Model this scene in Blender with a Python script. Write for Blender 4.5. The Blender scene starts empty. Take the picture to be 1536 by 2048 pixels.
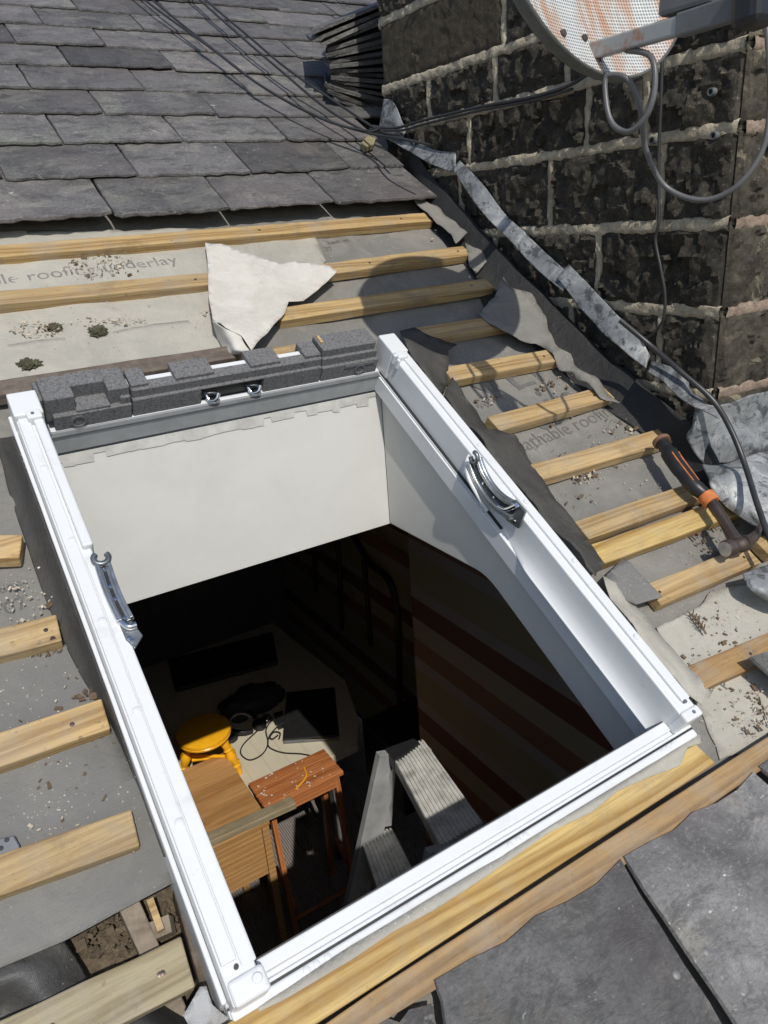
import bpy, bmesh, math, random
from mathutils import Vector, Matrix, noise as mnoise
random.seed(7)
sc = bpy.context.scene
COL = sc.collection
# ------------------------------------------------------------------ camera
ZC = 3.0                                   # height of the lens above the loft floor
PITCH = math.radians(31.607)
DN = 0.92                                   # distance from lens to plane of the frame top
R = ((0.84278403, -0.53399278, -0.06757795), (-0.25018669, -0.27747384, -0.92758552), (0.47657286, 0.79866136, -0.36744841))
RIGHT, DOWN, FWD = (Vector(r).normalized() for r in R)
FPX = 1463.99
CAM = Vector((0, 0, ZC))
cd = bpy.data.cameras.new('camera'); cam = bpy.data.objects.new('camera', cd); COL.objects.link(cam)
cd.sensor_fit = 'VERTICAL'; cd.sensor_height = 36; cd.sensor_width = 27; cd.lens = FPX / 2048 * 36
cd.clip_start = 0.02; cd.clip_end = 400
up = -DOWN; bk = -FWD
cam.matrix_world = Matrix(((RIGHT.x, up.x, bk.x, CAM.x), (RIGHT.y, up.y, bk.y, CAM.y), (RIGHT.z, up.z, bk.z, CAM.z), (0, 0, 0, 1)))
sc.camera = cam
# ------------------------------------------------------------------ daylight
SUN_DIR = Vector((0.130, 0.683, -0.718)).normalized()      # the way the light travels
w = bpy.data.worlds.new('World'); sc.world = w; w.use_nodes = True
wn = w.node_tree
sky = wn.nodes.new('ShaderNodeTexSky'); sky.sky_type = 'NISHITA'; sky.sun_disc = False
sky.sun_elevation = math.asin(-SUN_DIR.z); sky.sun_rotation = math.atan2(-SUN_DIR.x, -SUN_DIR.y)
bgn = wn.nodes['Background']; bgn.inputs[1].default_value = 0.115
wn.links.new(sky.outputs[0], bgn.inputs[0])
sd = bpy.data.lights.new('sun', 'SUN'); sd.energy = 3.25; sd.angle = math.radians(0.55); sd.color = (1, 0.955, 0.88)
sun = bpy.data.objects.new('sun', sd); COL.objects.link(sun)
sun.rotation_euler = SUN_DIR.to_track_quat('-Z', 'Y').to_euler(); sun.location = (-3, -12, 14)
sc.view_settings.view_transform = 'Standard'; sc.view_settings.look = 'None'
sc.view_settings.gamma = 1; sc.view_settings.exposure = 0.0; sc.view_settings.use_curve_mapping = False

# ------------------------------------------------------------------ coordinates
SP, CP = math.sin(PITCH), math.cos(PITCH)
NV = Vector((0, -SP, CP)); VV = Vector((0, CP, SP)); UV_ = Vector((1, 0, 0))
ORG = CAM - NV * DN                         # u = v = n = 0 : on the frame-top plane under the lens
def P(u, v, n=0.0): return ORG + UV_ * u + VV * v + NV * n          # roof coordinates
def ray(px, py): return RIGHT * ((px - 768) / FPX) + DOWN * ((py - 1024) / FPX) + FWD
def uvn(px, py, n=0.0):                     # where a line of sight meets the roof at height n
    r = ray(px, py); t = (n - DN) / r.dot(NV); q = r * t
    return q.x, q.dot(VV)
def on(px, py, n=0.0): return P(*uvn(px, py, n), n)
def onx(px, py, x): r = ray(px, py); return CAM + r * (x / r.x)
def onz(px, py, z): r = ray(px, py); return CAM + r * ((z - ZC) / r.z)
def fnoise(p, s, o=3):
    q = Vector(p) * s; a = 0; k = 1
    for _ in range(o): a += mnoise.noise(q) * k; q = q * 2.1; k *= .5
    return a

# ------------------------------------------------------------------ materials
class NT:
    def __init__(s, name):
        s.m = bpy.data.materials.new(name); s.m.use_nodes = True; s.t = s.m.node_tree
        s.b = s.t.nodes['Principled BSDF']; s._c = None
    def n(s, typ, **kw):
        nd = s.t.nodes.new('ShaderNode' + typ)
        for k, v in kw.items(): setattr(nd, k, v)
        return nd
    def L(s, a, b): s.t.links.new(a, b)
    def put(s, sock, v):
        if isinstance(v, bpy.types.NodeSocket): s.L(v, sock)
        elif v is not None: sock.default_value = v
    def co(s, scale=(1, 1, 1), rnd=True, world=False):
        if world: c = s.n('NewGeometry').outputs['Position']
        else: c = s.n('TexCoord').outputs['Object']
        mp = s.n('Mapping'); s.L(c, mp.inputs[0]); mp.inputs[3].default_value = scale
        if rnd and not world:
            oi = s.n('ObjectInfo'); mm = s.n('VectorMath', operation='SCALE')
            mm.inputs[0].default_value = (17.3, 11.1, 23.7); s.L(oi.outputs['Random'], mm.inputs['Scale'])
            s.L(mm.outputs[0], mp.inputs[1])
        return mp.outputs[0]
    def noise(s, co, sc_, det=6, ro=.6, dis=0):
        k = s.n('TexNoise'); s.L(co, k.inputs['Vector'])
        k.inputs['Scale'].default_value = sc_; k.inputs['Detail'].default_value = det
        k.inputs['Roughness'].default_value = ro; k.inputs['Distortion'].default_value = dis
        return k.outputs['Fac']
    def voro(s, co, sc_, feat='F1', out='Distance', rnd=1):
        k = s.n('TexVoronoi', feature=feat); s.L(co, k.inputs['Vector']); k.inputs['Scale'].default_value = sc_
        k.inputs['Randomness'].default_value = rnd
        return k.outputs[out]
    def wave(s, co, sc_, dis=2, det=2, dsc=1, dirn='X', typ='BANDS'):
        k = s.n('TexWave', wave_type=typ); s.L(co, k.inputs['Vector'])
        if typ == 'BANDS': k.bands_direction = dirn
        else: k.rings_direction = dirn
        k.inputs['Scale'].default_value = sc_; k.inputs['Distortion'].default_value = dis
        k.inputs['Detail'].default_value = det; k.inputs['Detail Scale'].default_value = dsc
        return k.outputs['Fac']
    def ramp(s, f, stops, interp='LINEAR'):
        r = s.n('ValToRGB'); s.L(f, r.inputs[0]); r.color_ramp.interpolation = interp
        e = r.color_ramp.elements
        while len(e) < len(stops): e.new(.5)
        for k, (p, c) in zip(e, stops):
            k.position = p
            k.color = (c, c, c, 1) if not isinstance(c, tuple) else (*c, 1)
        return r.outputs[0]
    def mix(s, f, a, b, mode='MIX'):
        k = s.n('Mix', data_type='RGBA', blend_type=mode); k.clamp_factor = True
        s.put(k.inputs[0], f)
        s.put(k.inputs[6], (*a, 1) if isinstance(a, tuple) else a)
        s.put(k.inputs[7], (*b, 1) if isinstance(b, tuple) else b)
        return k.outputs[2]
    def math(s, op, a, b=None):
        k = s.n('Math', operation=op); s.put(k.inputs[0], a); s.put(k.inputs[1], b); return k.outputs[0]
    def rand(s): return s.n('ObjectInfo').outputs['Random']
    def val(s, col, lo, hi):                 # per-object brightness
        k = s.n('HueSaturation'); mr = s.n('MapRange'); s.L(s.rand(), mr.inputs[0])
        mr.inputs[3].default_value = lo; mr.inputs[4].default_value = hi
        s.L(mr.outputs[0], k.inputs['Value']); s.put(k.inputs['Color'], col); return k.outputs[0]
    def fin(s, col, rough=.7, bump=None, bs=.5, bd=.002, metal=0, spec=.5):
        s.put(s.b.inputs['Base Color'], (*col, 1) if isinstance(col, tuple) else col)
        s.put(s.b.inputs['Roughness'], rough); s.put(s.b.inputs['Metallic'], metal)
        s.b.inputs['Specular IOR Level'].default_value = spec
        if bump is not None:
            k = s.n('Bump'); k.inputs['Strength'].default_value = bs; k.inputs['Distance'].default_value = bd
            s.L(bump, k.inputs['Height']); s.L(k.outputs[0], s.b.inputs['Normal'])
        return s.m
def m_plain(name, col, rough=.6, metal=0, bsc=None, bd=.0005, var=.12, vsc=30):
    t = NT(name); c = t.co()
    f = t.noise(c, vsc, 5)
    cc = t.mix(t.ramp(f, [(.3, 0.), (.7, 1.)]), tuple(x * (1 - var) for x in col), tuple(min(1, x * (1 + var)) for x in col))
    return t.fin(cc, rough, t.noise(c, bsc, 4) if bsc else None, .5, bd, metal)
def m_slate(name, base=(.124, .119, .118), blotch=.75, con=1.0):
    t = NT(name); c = t.co(); cs = t.co((4, 9, 9))
    big = t.noise(c, 4, 6, .62, .8); col = t.mix(t.ramp(big, [(.3, 0.), (.72, 1.)]), tuple(x * (1 - .38 * con) for x in base), tuple(x * (1 + .4 * con) for x in base))
    pt = t.noise(c, 3.4, 9, .7, 1.6); col = t.mix(t.ramp(pt, [(.53, 0.), (.6, .5 * con if con > 1 else .5)]), col, (.25, .235, .205))
    grn = t.noise(c, 3.1, 5, .6, 1); col = t.mix(t.ramp(grn, [(.54, 0.), (.7, .75)]), col, (.19, .2, .165))
    rst = t.noise(c, 6.3, 7, .72); col = t.mix(t.ramp(rst, [(.58, 0.), (.76, blotch)]), col, (.2, .165, .125))
    drk = t.noise(t.co((3, 6, 6)), 4, 7, .7, .6); col = t.mix(t.ramp(drk, [(.5, 0.), (.62, .75)]), col, tuple(x * .42 for x in base))
    sp = t.noise(c, 42, 8, .75, .5); col = t.mix(t.ramp(sp, [(.56, 0.), (.68, .5)]), col, (.28, .275, .262))
    mk = t.noise(cs, 7, 2, .5, 1.6); ms = t.noise(c, 7, 3); lines = t.ramp(mk, [(.492, 0.), (.5, 1.), (.508, 0.)])
    col = t.mix(t.math('MULTIPLY', lines, t.ramp(ms, [(.6, 0.), (.66, .8)])), col, (.6, .6, .57))
    bl = t.noise(c, 20, 6, .7, 1); col = t.mix(t.math('MULTIPLY', t.ramp(bl, [(.64, 0.), (.68, 1.)]), t.ramp(t.noise(c, 5, 2), [(.54, 0.), (.6, .75)])), col, (.5, .49, .45))
    pk = t.voro(c, 60); col = t.mix(t.math('MULTIPLY', t.ramp(pk, [(.06, 1.), (.12, 0.)]), t.ramp(t.noise(c, 9, 2), [(.5, 0.), (.58, .8)])), col, (.52, .51, .48))
    fn = t.noise(t.co((1, 1.6, 1.6)), 130, 9, .8); col = t.mix(t.ramp(fn, [(.36, .75), (.5, 0.)]), col, tuple(x * .5 for x in base)); col = t.mix(t.ramp(fn, [(.54, 0.), (.66, .5)]), col, (.36, .355, .34))
    wk = t.noise(t.co((14, 30, 30)), 4, 5, .7, .4); col = t.mix(t.math('MULTIPLY', t.ramp(wk, [(.64, 0.), (.67, 1.)]), t.ramp(t.noise(c, 11, 3), [(.52, 0.), (.6, .9)])), col, (.62, .61, .58))
    pur = t.noise(c, 2.3, 3); col = t.mix(t.ramp(pur, [(.5, 0.), (.7, .5)]), col, (.15, .125, .125))
    col = t.val(col, .66, 1.3)
    cl = t.noise(t.co((2, 3, 3)), 6, 12, .72, .6)
    return t.fin(col, t.ramp(big, [(.2, .42), (.8, .7)]), cl, 1.0, .014)
def m_wood(name, c1, c2, axis=0, ring=18, dirt=.25, rough=.65, var=(.88, 1.1), knots=True, streak=30):
    t = NT(name)
    s1 = [9, 9, 9]; s1[axis] = 1.1; s2 = [1, 1, 1]; s2[axis] = .045
    c = t.co(tuple(s1)); cf = t.co(tuple(s2)); c0 = t.co()
    g = t.wave(c, ring * .1, 7, 2, .55, 'Z' if axis != 2 else 'X'); fine = t.noise(cf, streak * 7, 6, .7, .2)
    soft = t.noise(c, 1.1, 3, .5); col = t.mix(t.ramp(soft, [(.3, 0.), (.7, 1.)]), c1, tuple(x * .84 + y * .16 for x, y in zip(c1, c2)))
    col = t.mix(t.ramp(g, [(.42, 0.), (.82, .75), (.93, 1.), (.99, .3)]), col, tuple(x * .9 for x in c2))
    col = t.mix(t.ramp(fine, [(.36, .5), (.58, 0.)]), col, tuple(x * .6 for x in c2))
    if knots:
        kn = t.voro(t.co((2.2 if axis == 0 else 7, 7 if axis == 0 else 2.2, 7)), 1.0)
        col = t.mix(t.ramp(kn, [(.05, .95), (.1, .5), (.16, 0.)]), col, (.13, .055, .025))
    d = t.noise(c0, 16, 7, .7); col = t.mix(t.ramp(d, [(.46, 0.), (.72, dirt)]), col, (.34, .31, .26))
    d2 = t.noise(c0, 5, 8, .78); col = t.mix(t.ramp(d2, [(.54, 0.), (.72, dirt)]), col, (.11, .085, .055))
    d3 = t.noise(c0, 70, 4, .7); col = t.mix(t.ramp(d3, [(.63, 0.), (.7, dirt)]), col, (.12, .09, .06))
    if dirt > .4: col = t.mix(t.math('MULTIPLY', t.math('FRACT', t.math('MULTIPLY', t.rand(), 7.3)), .45), col, t.mix(.5, col, (.3, .25, .17)))
    col = t.val(col, *var)
    return t.fin(col, rough, t.math('ADD', fine, t.math('MULTIPLY', d2, .6)), .7, .0016)
def m_felt(name, base, dust=(.3, .285, .25), dz=.35, weave=True, rough=.85):
    t = NT(name); c = t.co(world=True)
    big = t.noise(c, 3.2, 6, .62, .6); col = t.mix(t.ramp(big, [(.3, 0.), (.7, 1.)]), tuple(x * .84 for x in base), tuple(x * 1.14 for x in base))
    ds = t.noise(c, 9, 8, .7, 1.2); col = t.mix(t.ramp(ds, [(.45, 0.), (.75, dz)]), col, dust)
    st = t.noise(c, 24, 8, .78); col = t.mix(t.ramp(st, [(.6, 0.), (.7, .4)]), col, tuple(x * .5 for x in base))
    pk = t.voro(c, 120); col = t.mix(t.math('MULTIPLY', t.ramp(pk, [(.1, .8), (.16, 0.)]), t.ramp(t.noise(c, 8, 3), [(.5, 0.), (.62, 1.)])), col, tuple(min(.6, x * 1.9) for x in dust))
    wv = t.noise(c, 14, 8, .7)
    if weave:
        a = t.wave(c, 170, .3, 0, 1, 'X'); b = t.wave(c, 130, .3, 0, 1, 'Z')
        wv = t.math('ADD', wv, t.math('MULTIPLY', t.math('MULTIPLY', a, b), .03))
        col = t.mix(t.math('MULTIPLY', a, .05), col, tuple(x * .6 for x in base))
    cr = t.noise(c, 2.2, 7, .62, 2.2); fl = t.ramp(cr, [(.47, 0.), (.5, 1.), (.53, 0.)]); wv = t.math('ADD', wv, t.math('MULTIPLY', fl, .1))
    return t.fin(col, rough, wv, .8, .007, spec=.35)
def m_lead(name):
    t = NT(name); c = t.co(world=True)
    a = t.noise(c, 7, 9, .72, 1.4); b = t.noise(c, 26, 8, .75, .8)
    col = t.ramp(a, [(.36, (.06, .064, .07)), (.44, (.2, .21, .215)), (.55, (.29, .3, .305)), (.66, (.5, .51, .5))])
    col = t.mix(t.ramp(b, [(.53, 0.), (.58, .8)]), col, (.055, .056, .06))
    return t.fin(col, t.ramp(b, [(.3, .35), (.7, .7)]), t.noise(c, 18, 7, .65, .5), .6, .006, .15)
def m_stone(name, dark, light):
    t = NT(name); c = t.co(); cw = t.co((1, 1, 1))
    a = t.noise(c, 28, 9, .78, .2); col = t.mix(t.ramp(a, [(.38, 0.), (.72, 1.)]), dark, light)
    b = t.noise(c, 120, 7, .8); col = t.mix(t.ramp(b, [(.55, 0.), (.7, .75)]), col, (.27, .23, .165))
    s_ = t.noise(c, 14, 9, .8); col = t.mix(t.ramp(s_, [(.57, 0.), (.75, .35)]), col, (.17, .14, .09))
    col = t.val(col, .75, 1.3)
    return t.fin(col, .85, t.noise(cw, 60, 10, .75), .8, .006, spec=.3)

SLATE = m_slate('slate_stone'); SLATE2 = m_slate('slate_dusty', (.19, .187, .186), .9, 1.6)
BATTEN = m_wood('treated_pine', (.58, .405, .185), (.36, .21, .07), dirt=.6, var=(.82, 1.1))
NEWPINE = m_wood('yellow_pine', (.6, .43, .165), (.36, .2, .045), ring=8, dirt=.3, knots=False, var=(1, 1))
OLDPINE = m_wood('weathered_pine', (.42, .255, .1), (.24, .13, .045), ring=14, dirt=.6, var=(.95, 1.05))
GREYPINE = m_wood('greyed_pine', (.36, .31, .19), (.24, .19, .1), dirt=.5, var=(.95, 1.05))
BROWNPAINT = m_wood('old_brown_wood', (.115, .085, .07), (.07, .052, .048), dirt=.55, knots=False)
RAFTER = m_wood('dusty_rafter', (.22, .175, .13), (.14, .105, .075), axis=1, dirt=.6)
MEMB = m_felt('grey_underlay', (.2, .193, .176), dust=(.38, .35, .3), dz=.4)
MEMBL = m_felt('woven_grey_underlay', (.185, .182, .172), dz=.25)
PALE = m_felt('dusty_pale_underlay', (.385, .368, .32), dust=(.54, .5, .42), dz=.5, weave=False)
WHITEF = m_felt('white_fleece', (.62, .6, .55), dust=(.42, .37, .28), dz=.55, weave=False)
FELT = m_felt('dark_felt', (.06, .057, .053), dust=(.14, .13, .115), dz=.35, weave=False, rough=.7)
BLACKF = m_felt('black_felt', (.022, .022, .022), dust=(.06, .06, .055), dz=.3, weave=False, rough=.6)
LEAD = m_lead('weathered_lead')
STONE = m_stone('sooty_gritstone', (.027, .025, .021), (.088, .077, .06))
def _lichen():
    t = NT('lichened_gritstone'); c = t.co()
    a = t.noise(c, 22, 9, .75); col = t.mix(t.ramp(a, [(.35, 0.), (.75, 1.)]), (.03, .027, .023), (.16, .14, .105))
    l = t.noise(c, 13, 8, .68, .6); col = t.mix(t.ramp(l, [(.59, 0.), (.64, .8)]), col, (.3, .27, .185))
    l2 = t.noise(c, 19, 6, .7, .3); col = t.mix(t.ramp(l2, [(.66, 0.), (.7, .7)]), col, (.42, .39, .3))
    return t.fin(col, .9, t.noise(c, 40, 9, .72), 1., .01, spec=.2)
STONEF = _lichen()
STONES = m_stone('smooth_brown_gritstone', (.06, .05, .036), (.13, .108, .075))
def _mortar():
    t = NT('sandy_mortar'); c = t.co(world=True)
    a = t.noise(c, 60, 8, .8); b = t.noise(c, 6, 6, .7)
    col = t.ramp(a, [(.3, (.32, .275, .2)), (.55, (.62, .545, .41)), (.75, (.76, .69, .56))])
    col = t.mix(t.ramp(b, [(.5, 0.), (.75, .55)]), col, (.17, .145, .11))
    return t.fin(col, .95, t.noise(c, 90, 6, .7), 1., .008, spec=.2)
MORTAR = _mortar()
def _pink():
    t = NT('pink_mortar'); c = t.co(world=True)
    col = t.ramp(t.noise(c, 50, 8, .8), [(.3, (.16, .115, .085)), (.6, (.36, .28, .22))])
    return t.fin(col, .95, t.noise(c, 80, 6, .7), 1., .006, spec=.2)
PINK = _pink()
def _white():
    t = NT('white_lacquer'); c = t.co(world=True)
    a = t.noise(c, 5, 6, .7); col = t.mix(t.ramp(a, [(.5, 0.), (.8, .25)]), (.70, .715, .725), (.61, .615, .61))
    k = t.noise(c, 60, 6, .75); col = t.mix(t.ramp(k, [(.62, 0.), (.74, .5)]), col, (.45, .43, .38))
    k2 = t.noise(c, 13, 8, .78, .6); col = t.mix(t.ramp(k2, [(.56, 0.), (.72, .4)]), col, (.46, .45, .42))
    return t.fin(col, .3, t.noise(c, 9, 2), .12, .002)
WHITE = _white()
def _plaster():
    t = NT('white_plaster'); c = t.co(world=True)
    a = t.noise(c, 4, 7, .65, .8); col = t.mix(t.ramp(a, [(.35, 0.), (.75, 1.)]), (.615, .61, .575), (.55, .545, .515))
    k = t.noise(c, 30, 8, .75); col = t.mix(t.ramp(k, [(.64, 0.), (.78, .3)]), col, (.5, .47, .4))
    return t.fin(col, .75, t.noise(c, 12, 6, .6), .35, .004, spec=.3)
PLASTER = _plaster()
def _eps():
    t = NT('grey_foam'); c = t.co(world=True)
    v = t.voro(c, 230); col = t.ramp(v, [(.0, (.225, .225, .228)), (.5, (.16, .16, .163)), (.85, (.1, .1, .102))])
    col = t.mix(t.ramp(t.noise(c, 90, 3), [(.4, 0.), (.7, .5)]), col, (.13, .13, .133))
    return t.fin(col, .8, v, -.7, .002, spec=.25)
EPS = _eps()
ZINC = m_plain('zinc_plate', (.55, .57, .58), .32, .9, 40, .0006, .25, 60)
DARKZINC = m_plain('dark_zinc', (.25, .27, .28), .4, .85, 40, .0006, .3, 60)
STEEL = m_plain('nail_steel', (.28, .27, .26), .5, .7)
CHROME = m_plain('chrome', (.75, .76, .77), .12, 1)
GASKET = m_plain('black_rubber', (.025, .026, .028), .5)
BLACKP = m_plain('black_plastic', (.018, .018, .019), .4, 0, 80, .0004, .2)
GREYP = m_plain('grey_plastic', (.14, .145, .15), .45, 0, 90, .0004, .15)
COAX = m_plain('black_cable_sheath', (.035, .035, .036), .38, 0, None, 0, .2)
COAXG = m_plain('grey_cable_sheath', (.12, .12, .12), .4, 0, None, 0, .2)
PRINT = m_plain('grey_print', (.13, .127, .122), .9, 0, None, 0, .25, 40)
PRINTP = m_plain('dusty_print', (.2, .19, .175), .9, 0, None, 0, .3, 40)
ORANGE = m_plain('orange_rubber', (.55, .17, .05), .55, 0, 60, .0004, .4, 60)
RUSTY = m_plain('tarnished_steel', (.125, .095, .08), .42, .7, 30, .001, .4, 24)
HANDLE = m_plain('worn_steel', (.13, .1, .085), .4, .75, 30, .0008, .35, 18)
YELLOW = m_plain('yellow_gloss', (.86, .42, .015), .25, 0, None, 0, .06)
OAK = m_wood('oak_veneer', (.5, .285, .115), (.37, .19, .065), axis=0, ring=14, dirt=.06, knots=False, streak=22, rough=.45)
TEAK = m_wood('orange_stained_wood', (.52, .2, .07), (.37, .12, .035), axis=0, dirt=.06, knots=False, rough=.45)
TEAKV = m_wood('orange_stained_leg', (.52, .2, .07), (.37, .12, .035), axis=2, dirt=.03, knots=False, rough=.45)
def _desk():
    t = NT('pale_desktop'); c = t.co((1, 1, 1), world=True)
    l = t.wave(t.co((1, .18, 1), world=True), 3.3, .4, 1, 1, 'X'); col = t.mix(t.ramp(l, [(.0, .3), (.04, 0.)]), (.62, .565, .44), (.4, .36, .27))
    col = t.mix(t.ramp(t.noise(t.co((8, 1, 1), world=True), 7, 5), [(.4, 0.), (.7, .35)]), col, (.52, .47, .36))
    return t.fin(col, .5)
DESK = _desk()
def _carpet():
    t = NT('striped_carpet'); c = t.co((1, 1, 1), world=True)
    l = t.wave(c, 26, 1.5, 3, 6, 'X'); n_ = t.noise(c, 260, 4, .8)
    col = t.mix(l, (.23, .195, .175), (.46, .42, .39)); col = t.mix(n_, col, (.2, .17, .15), 'MULTIPLY')
    col = t.mix(.55, col, t.mix(l, (.23, .2, .18), (.45, .41, .38)))
    return t.fin(col, .95, t.math('ADD', l, n_), .8, .006, spec=.1)
CARPET = _carpet()
def _stripes():
    t = NT('striped_wallpaper'); c = t.co(world=True)
    sx = t.n('SeparateXYZ'); t.L(c, sx.inputs[0])
    z = t.math('FRACT', t.math('MULTIPLY', sx.outputs[2], 1 / .52))
    col = t.ramp(z, [(0, (.19, .085, .06)), (.17, (.44, .4, .35)), (.27, (.39, .345, .2)), (.55, (.44, .4, .35)), (.65, (.32, .17, .1)), (.82, (.46, .4, .28))], 'CONSTANT')
    return t.fin(col, .7)
STRIPES = _stripes()
def _alu():
    t = NT('splashed_aluminium'); c = t.co(world=True)
    a = t.noise(c, 22, 8, .75); col = t.ramp(a, [(.35, (.34, .33, .30)), (.5, (.55, .54, .5)), (.68, (.72, .7, .66))])
    p = t.voro(c, 60); col = t.mix(t.math('MULTIPLY', t.ramp(p, [(.1, 1.), (.2, 0.)]), t.ramp(t.noise(c, 20, 3), [(.5, 0.), (.6, 1.)])), col, (.75, .74, .7))
    return t.fin(col, .5, t.noise(c, 60, 5), .4, .002, .1)
ALU = _alu()
ALUP = m_plain('dull_aluminium', (.4, .41, .41), .45, .25, 30, .0004, .25, 14)
def _dish():
    t = NT('perforated_dish'); c = t.co(rnd=False); sx = t.n('SeparateXYZ'); t.L(c, sx.inputs[0])
    k = math.pi / .0056
    a = t.math('ABSOLUTE', t.math('SINE', t.math('MULTIPLY', sx.outputs[0], k))); b = t.math('ABSOLUTE', t.math('SINE', t.math('MULTIPLY', sx.outputs[1], k)))
    d = t.ramp(t.math('MULTIPLY', a, b), [(.42, 0.), (.6, 1.)])
    st = t.noise(t.co((4.2, .9, 1), rnd=False), 4.4, 6, .6, .25); rf = t.ramp(st, [(.46, 0.), (.56, .6), (.68, 1.)])
    tone = t.noise(c, 30, 6, .7)
    paint = t.mix(t.ramp(tone, [(.3, 0.), (.7, 1.)]), (.66, .68, .67), (.52, .54, .53))
    col = t.mix(rf, paint, t.ramp(tone, [(.3, (.42, .15, .05)), (.7, (.62, .34, .16))]))
    col = t.mix(t.math('MULTIPLY', d, .8), col, (.07, .065, .06))
    return t.fin(col, .6, d, -.4, .001)
DISH = _dish()
def _dishback():
    t = NT('mossy_grey_paint'); c = t.co()
    a = t.noise(c, 14, 8, .75); col = t.ramp(a, [(.35, (.075, .08, .07)), (.6, (.13, .135, .125)), (.75, (.16, .16, .07))])
    return t.fin(col, .75, t.noise(c, 70, 6), .4, .002)
DISHB = _dishback()
ARM = NT('rust_edged_arm'); _c = ARM.co(); _f = ARM.noise(_c, 20, 8, .7)
ARM = ARM.fin(ARM.mix(ARM.ramp(_f, [(.54, 0.), (.64, .9)]), (.36, .375, .38), (.36, .16, .07)), .5, ARM.noise(_c, 60, 5), .3, .001)
def _moss():
    t = NT('dry_moss'); c = t.co()
    col = t.ramp(t.noise(c, 60, 8, .8), [(.3, (.035, .035, .02)), (.55, (.13, .125, .075)), (.75, (.3, .28, .2))])
    return t.fin(col, .95, t.noise(c, 90, 6, .8), 1, .01)
MOSS = _moss()
def _rubble():
    t = NT('crumbled_mortar'); c = t.co(world=True)
    col = t.ramp(t.noise(c, 30, 9, .8), [(.3, (.05, .035, .022)), (.55, (.2, .155, .105)), (.72, (.42, .36, .27))])
    return t.fin(col, .95, t.noise(c, 55, 8, .75), 1, .01)
RUBBLE = _rubble()
CHIP = m_plain('pale_chips', (.48, .42, .33), .9, 0, 60, .002, .45, 90)
TWIG = m_plain('dry_twig', (.13, .09, .055), .9, 0, 60, .002, .4, 90)
GROUND = m_plain('yard_ground', (.14, .135, .125), .95, 0, 5, .01, .3, 1)
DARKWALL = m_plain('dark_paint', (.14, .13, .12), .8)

# ------------------------------------------------------------------ mesh helpers
def setp(o, label=None, cat=None, group=None, kind=None):
    if label: o['label'] = label
    if cat: o['category'] = cat
    if group: o['group'] = group
    if kind: o['kind'] = kind
    return o
WL = {}
def link(o, loc, parent):
    COL.objects.link(o); WL[o.name] = Vector(loc)
    o.location = loc
    if parent is not None:
        o.parent = parent; o.matrix_parent_inverse = Matrix.Translation(-WL[parent.name])
def thing(name, label, cat, loc, group=None):
    o = bpy.data.objects.new(name, None); o.empty_display_size = .05; link(o, loc, None)
    return setp(o, label, cat, group)
def mesh_obj(name, verts, faces, mat, parent=None, smooth=None, bevel=0, thick=0, seg=2):
    vs = [Vector(v) for v in verts]
    c = Vector((0, 0, 0))
    for v in vs: c += v
    c /= len(vs)
    me = bpy.data.meshes.new(name); me.from_pydata([v - c for v in vs], [], faces)
    bm = bmesh.new(); bm.from_mesh(me); bmesh.ops.recalc_face_normals(bm, faces=bm.faces); bm.to_mesh(me); bm.free()
    me.materials.append(mat)
    if smooth is not None:
        for p in me.polygons: p.use_smooth = True
        me.set_sharp_from_angle(angle=math.radians(smooth))
    o = bpy.data.objects.new(name, me); link(o, c, parent)
    if thick:
        k = o.modifiers.new('s', 'SOLIDIFY'); k.thickness = thick; k.offset = 0
    if bevel:
        k = o.modifiers.new('b', 'BEVEL'); k.width = bevel; k.segments = seg; k.limit_method = 'ANGLE'; k.angle_limit = .6
    return o
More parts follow.
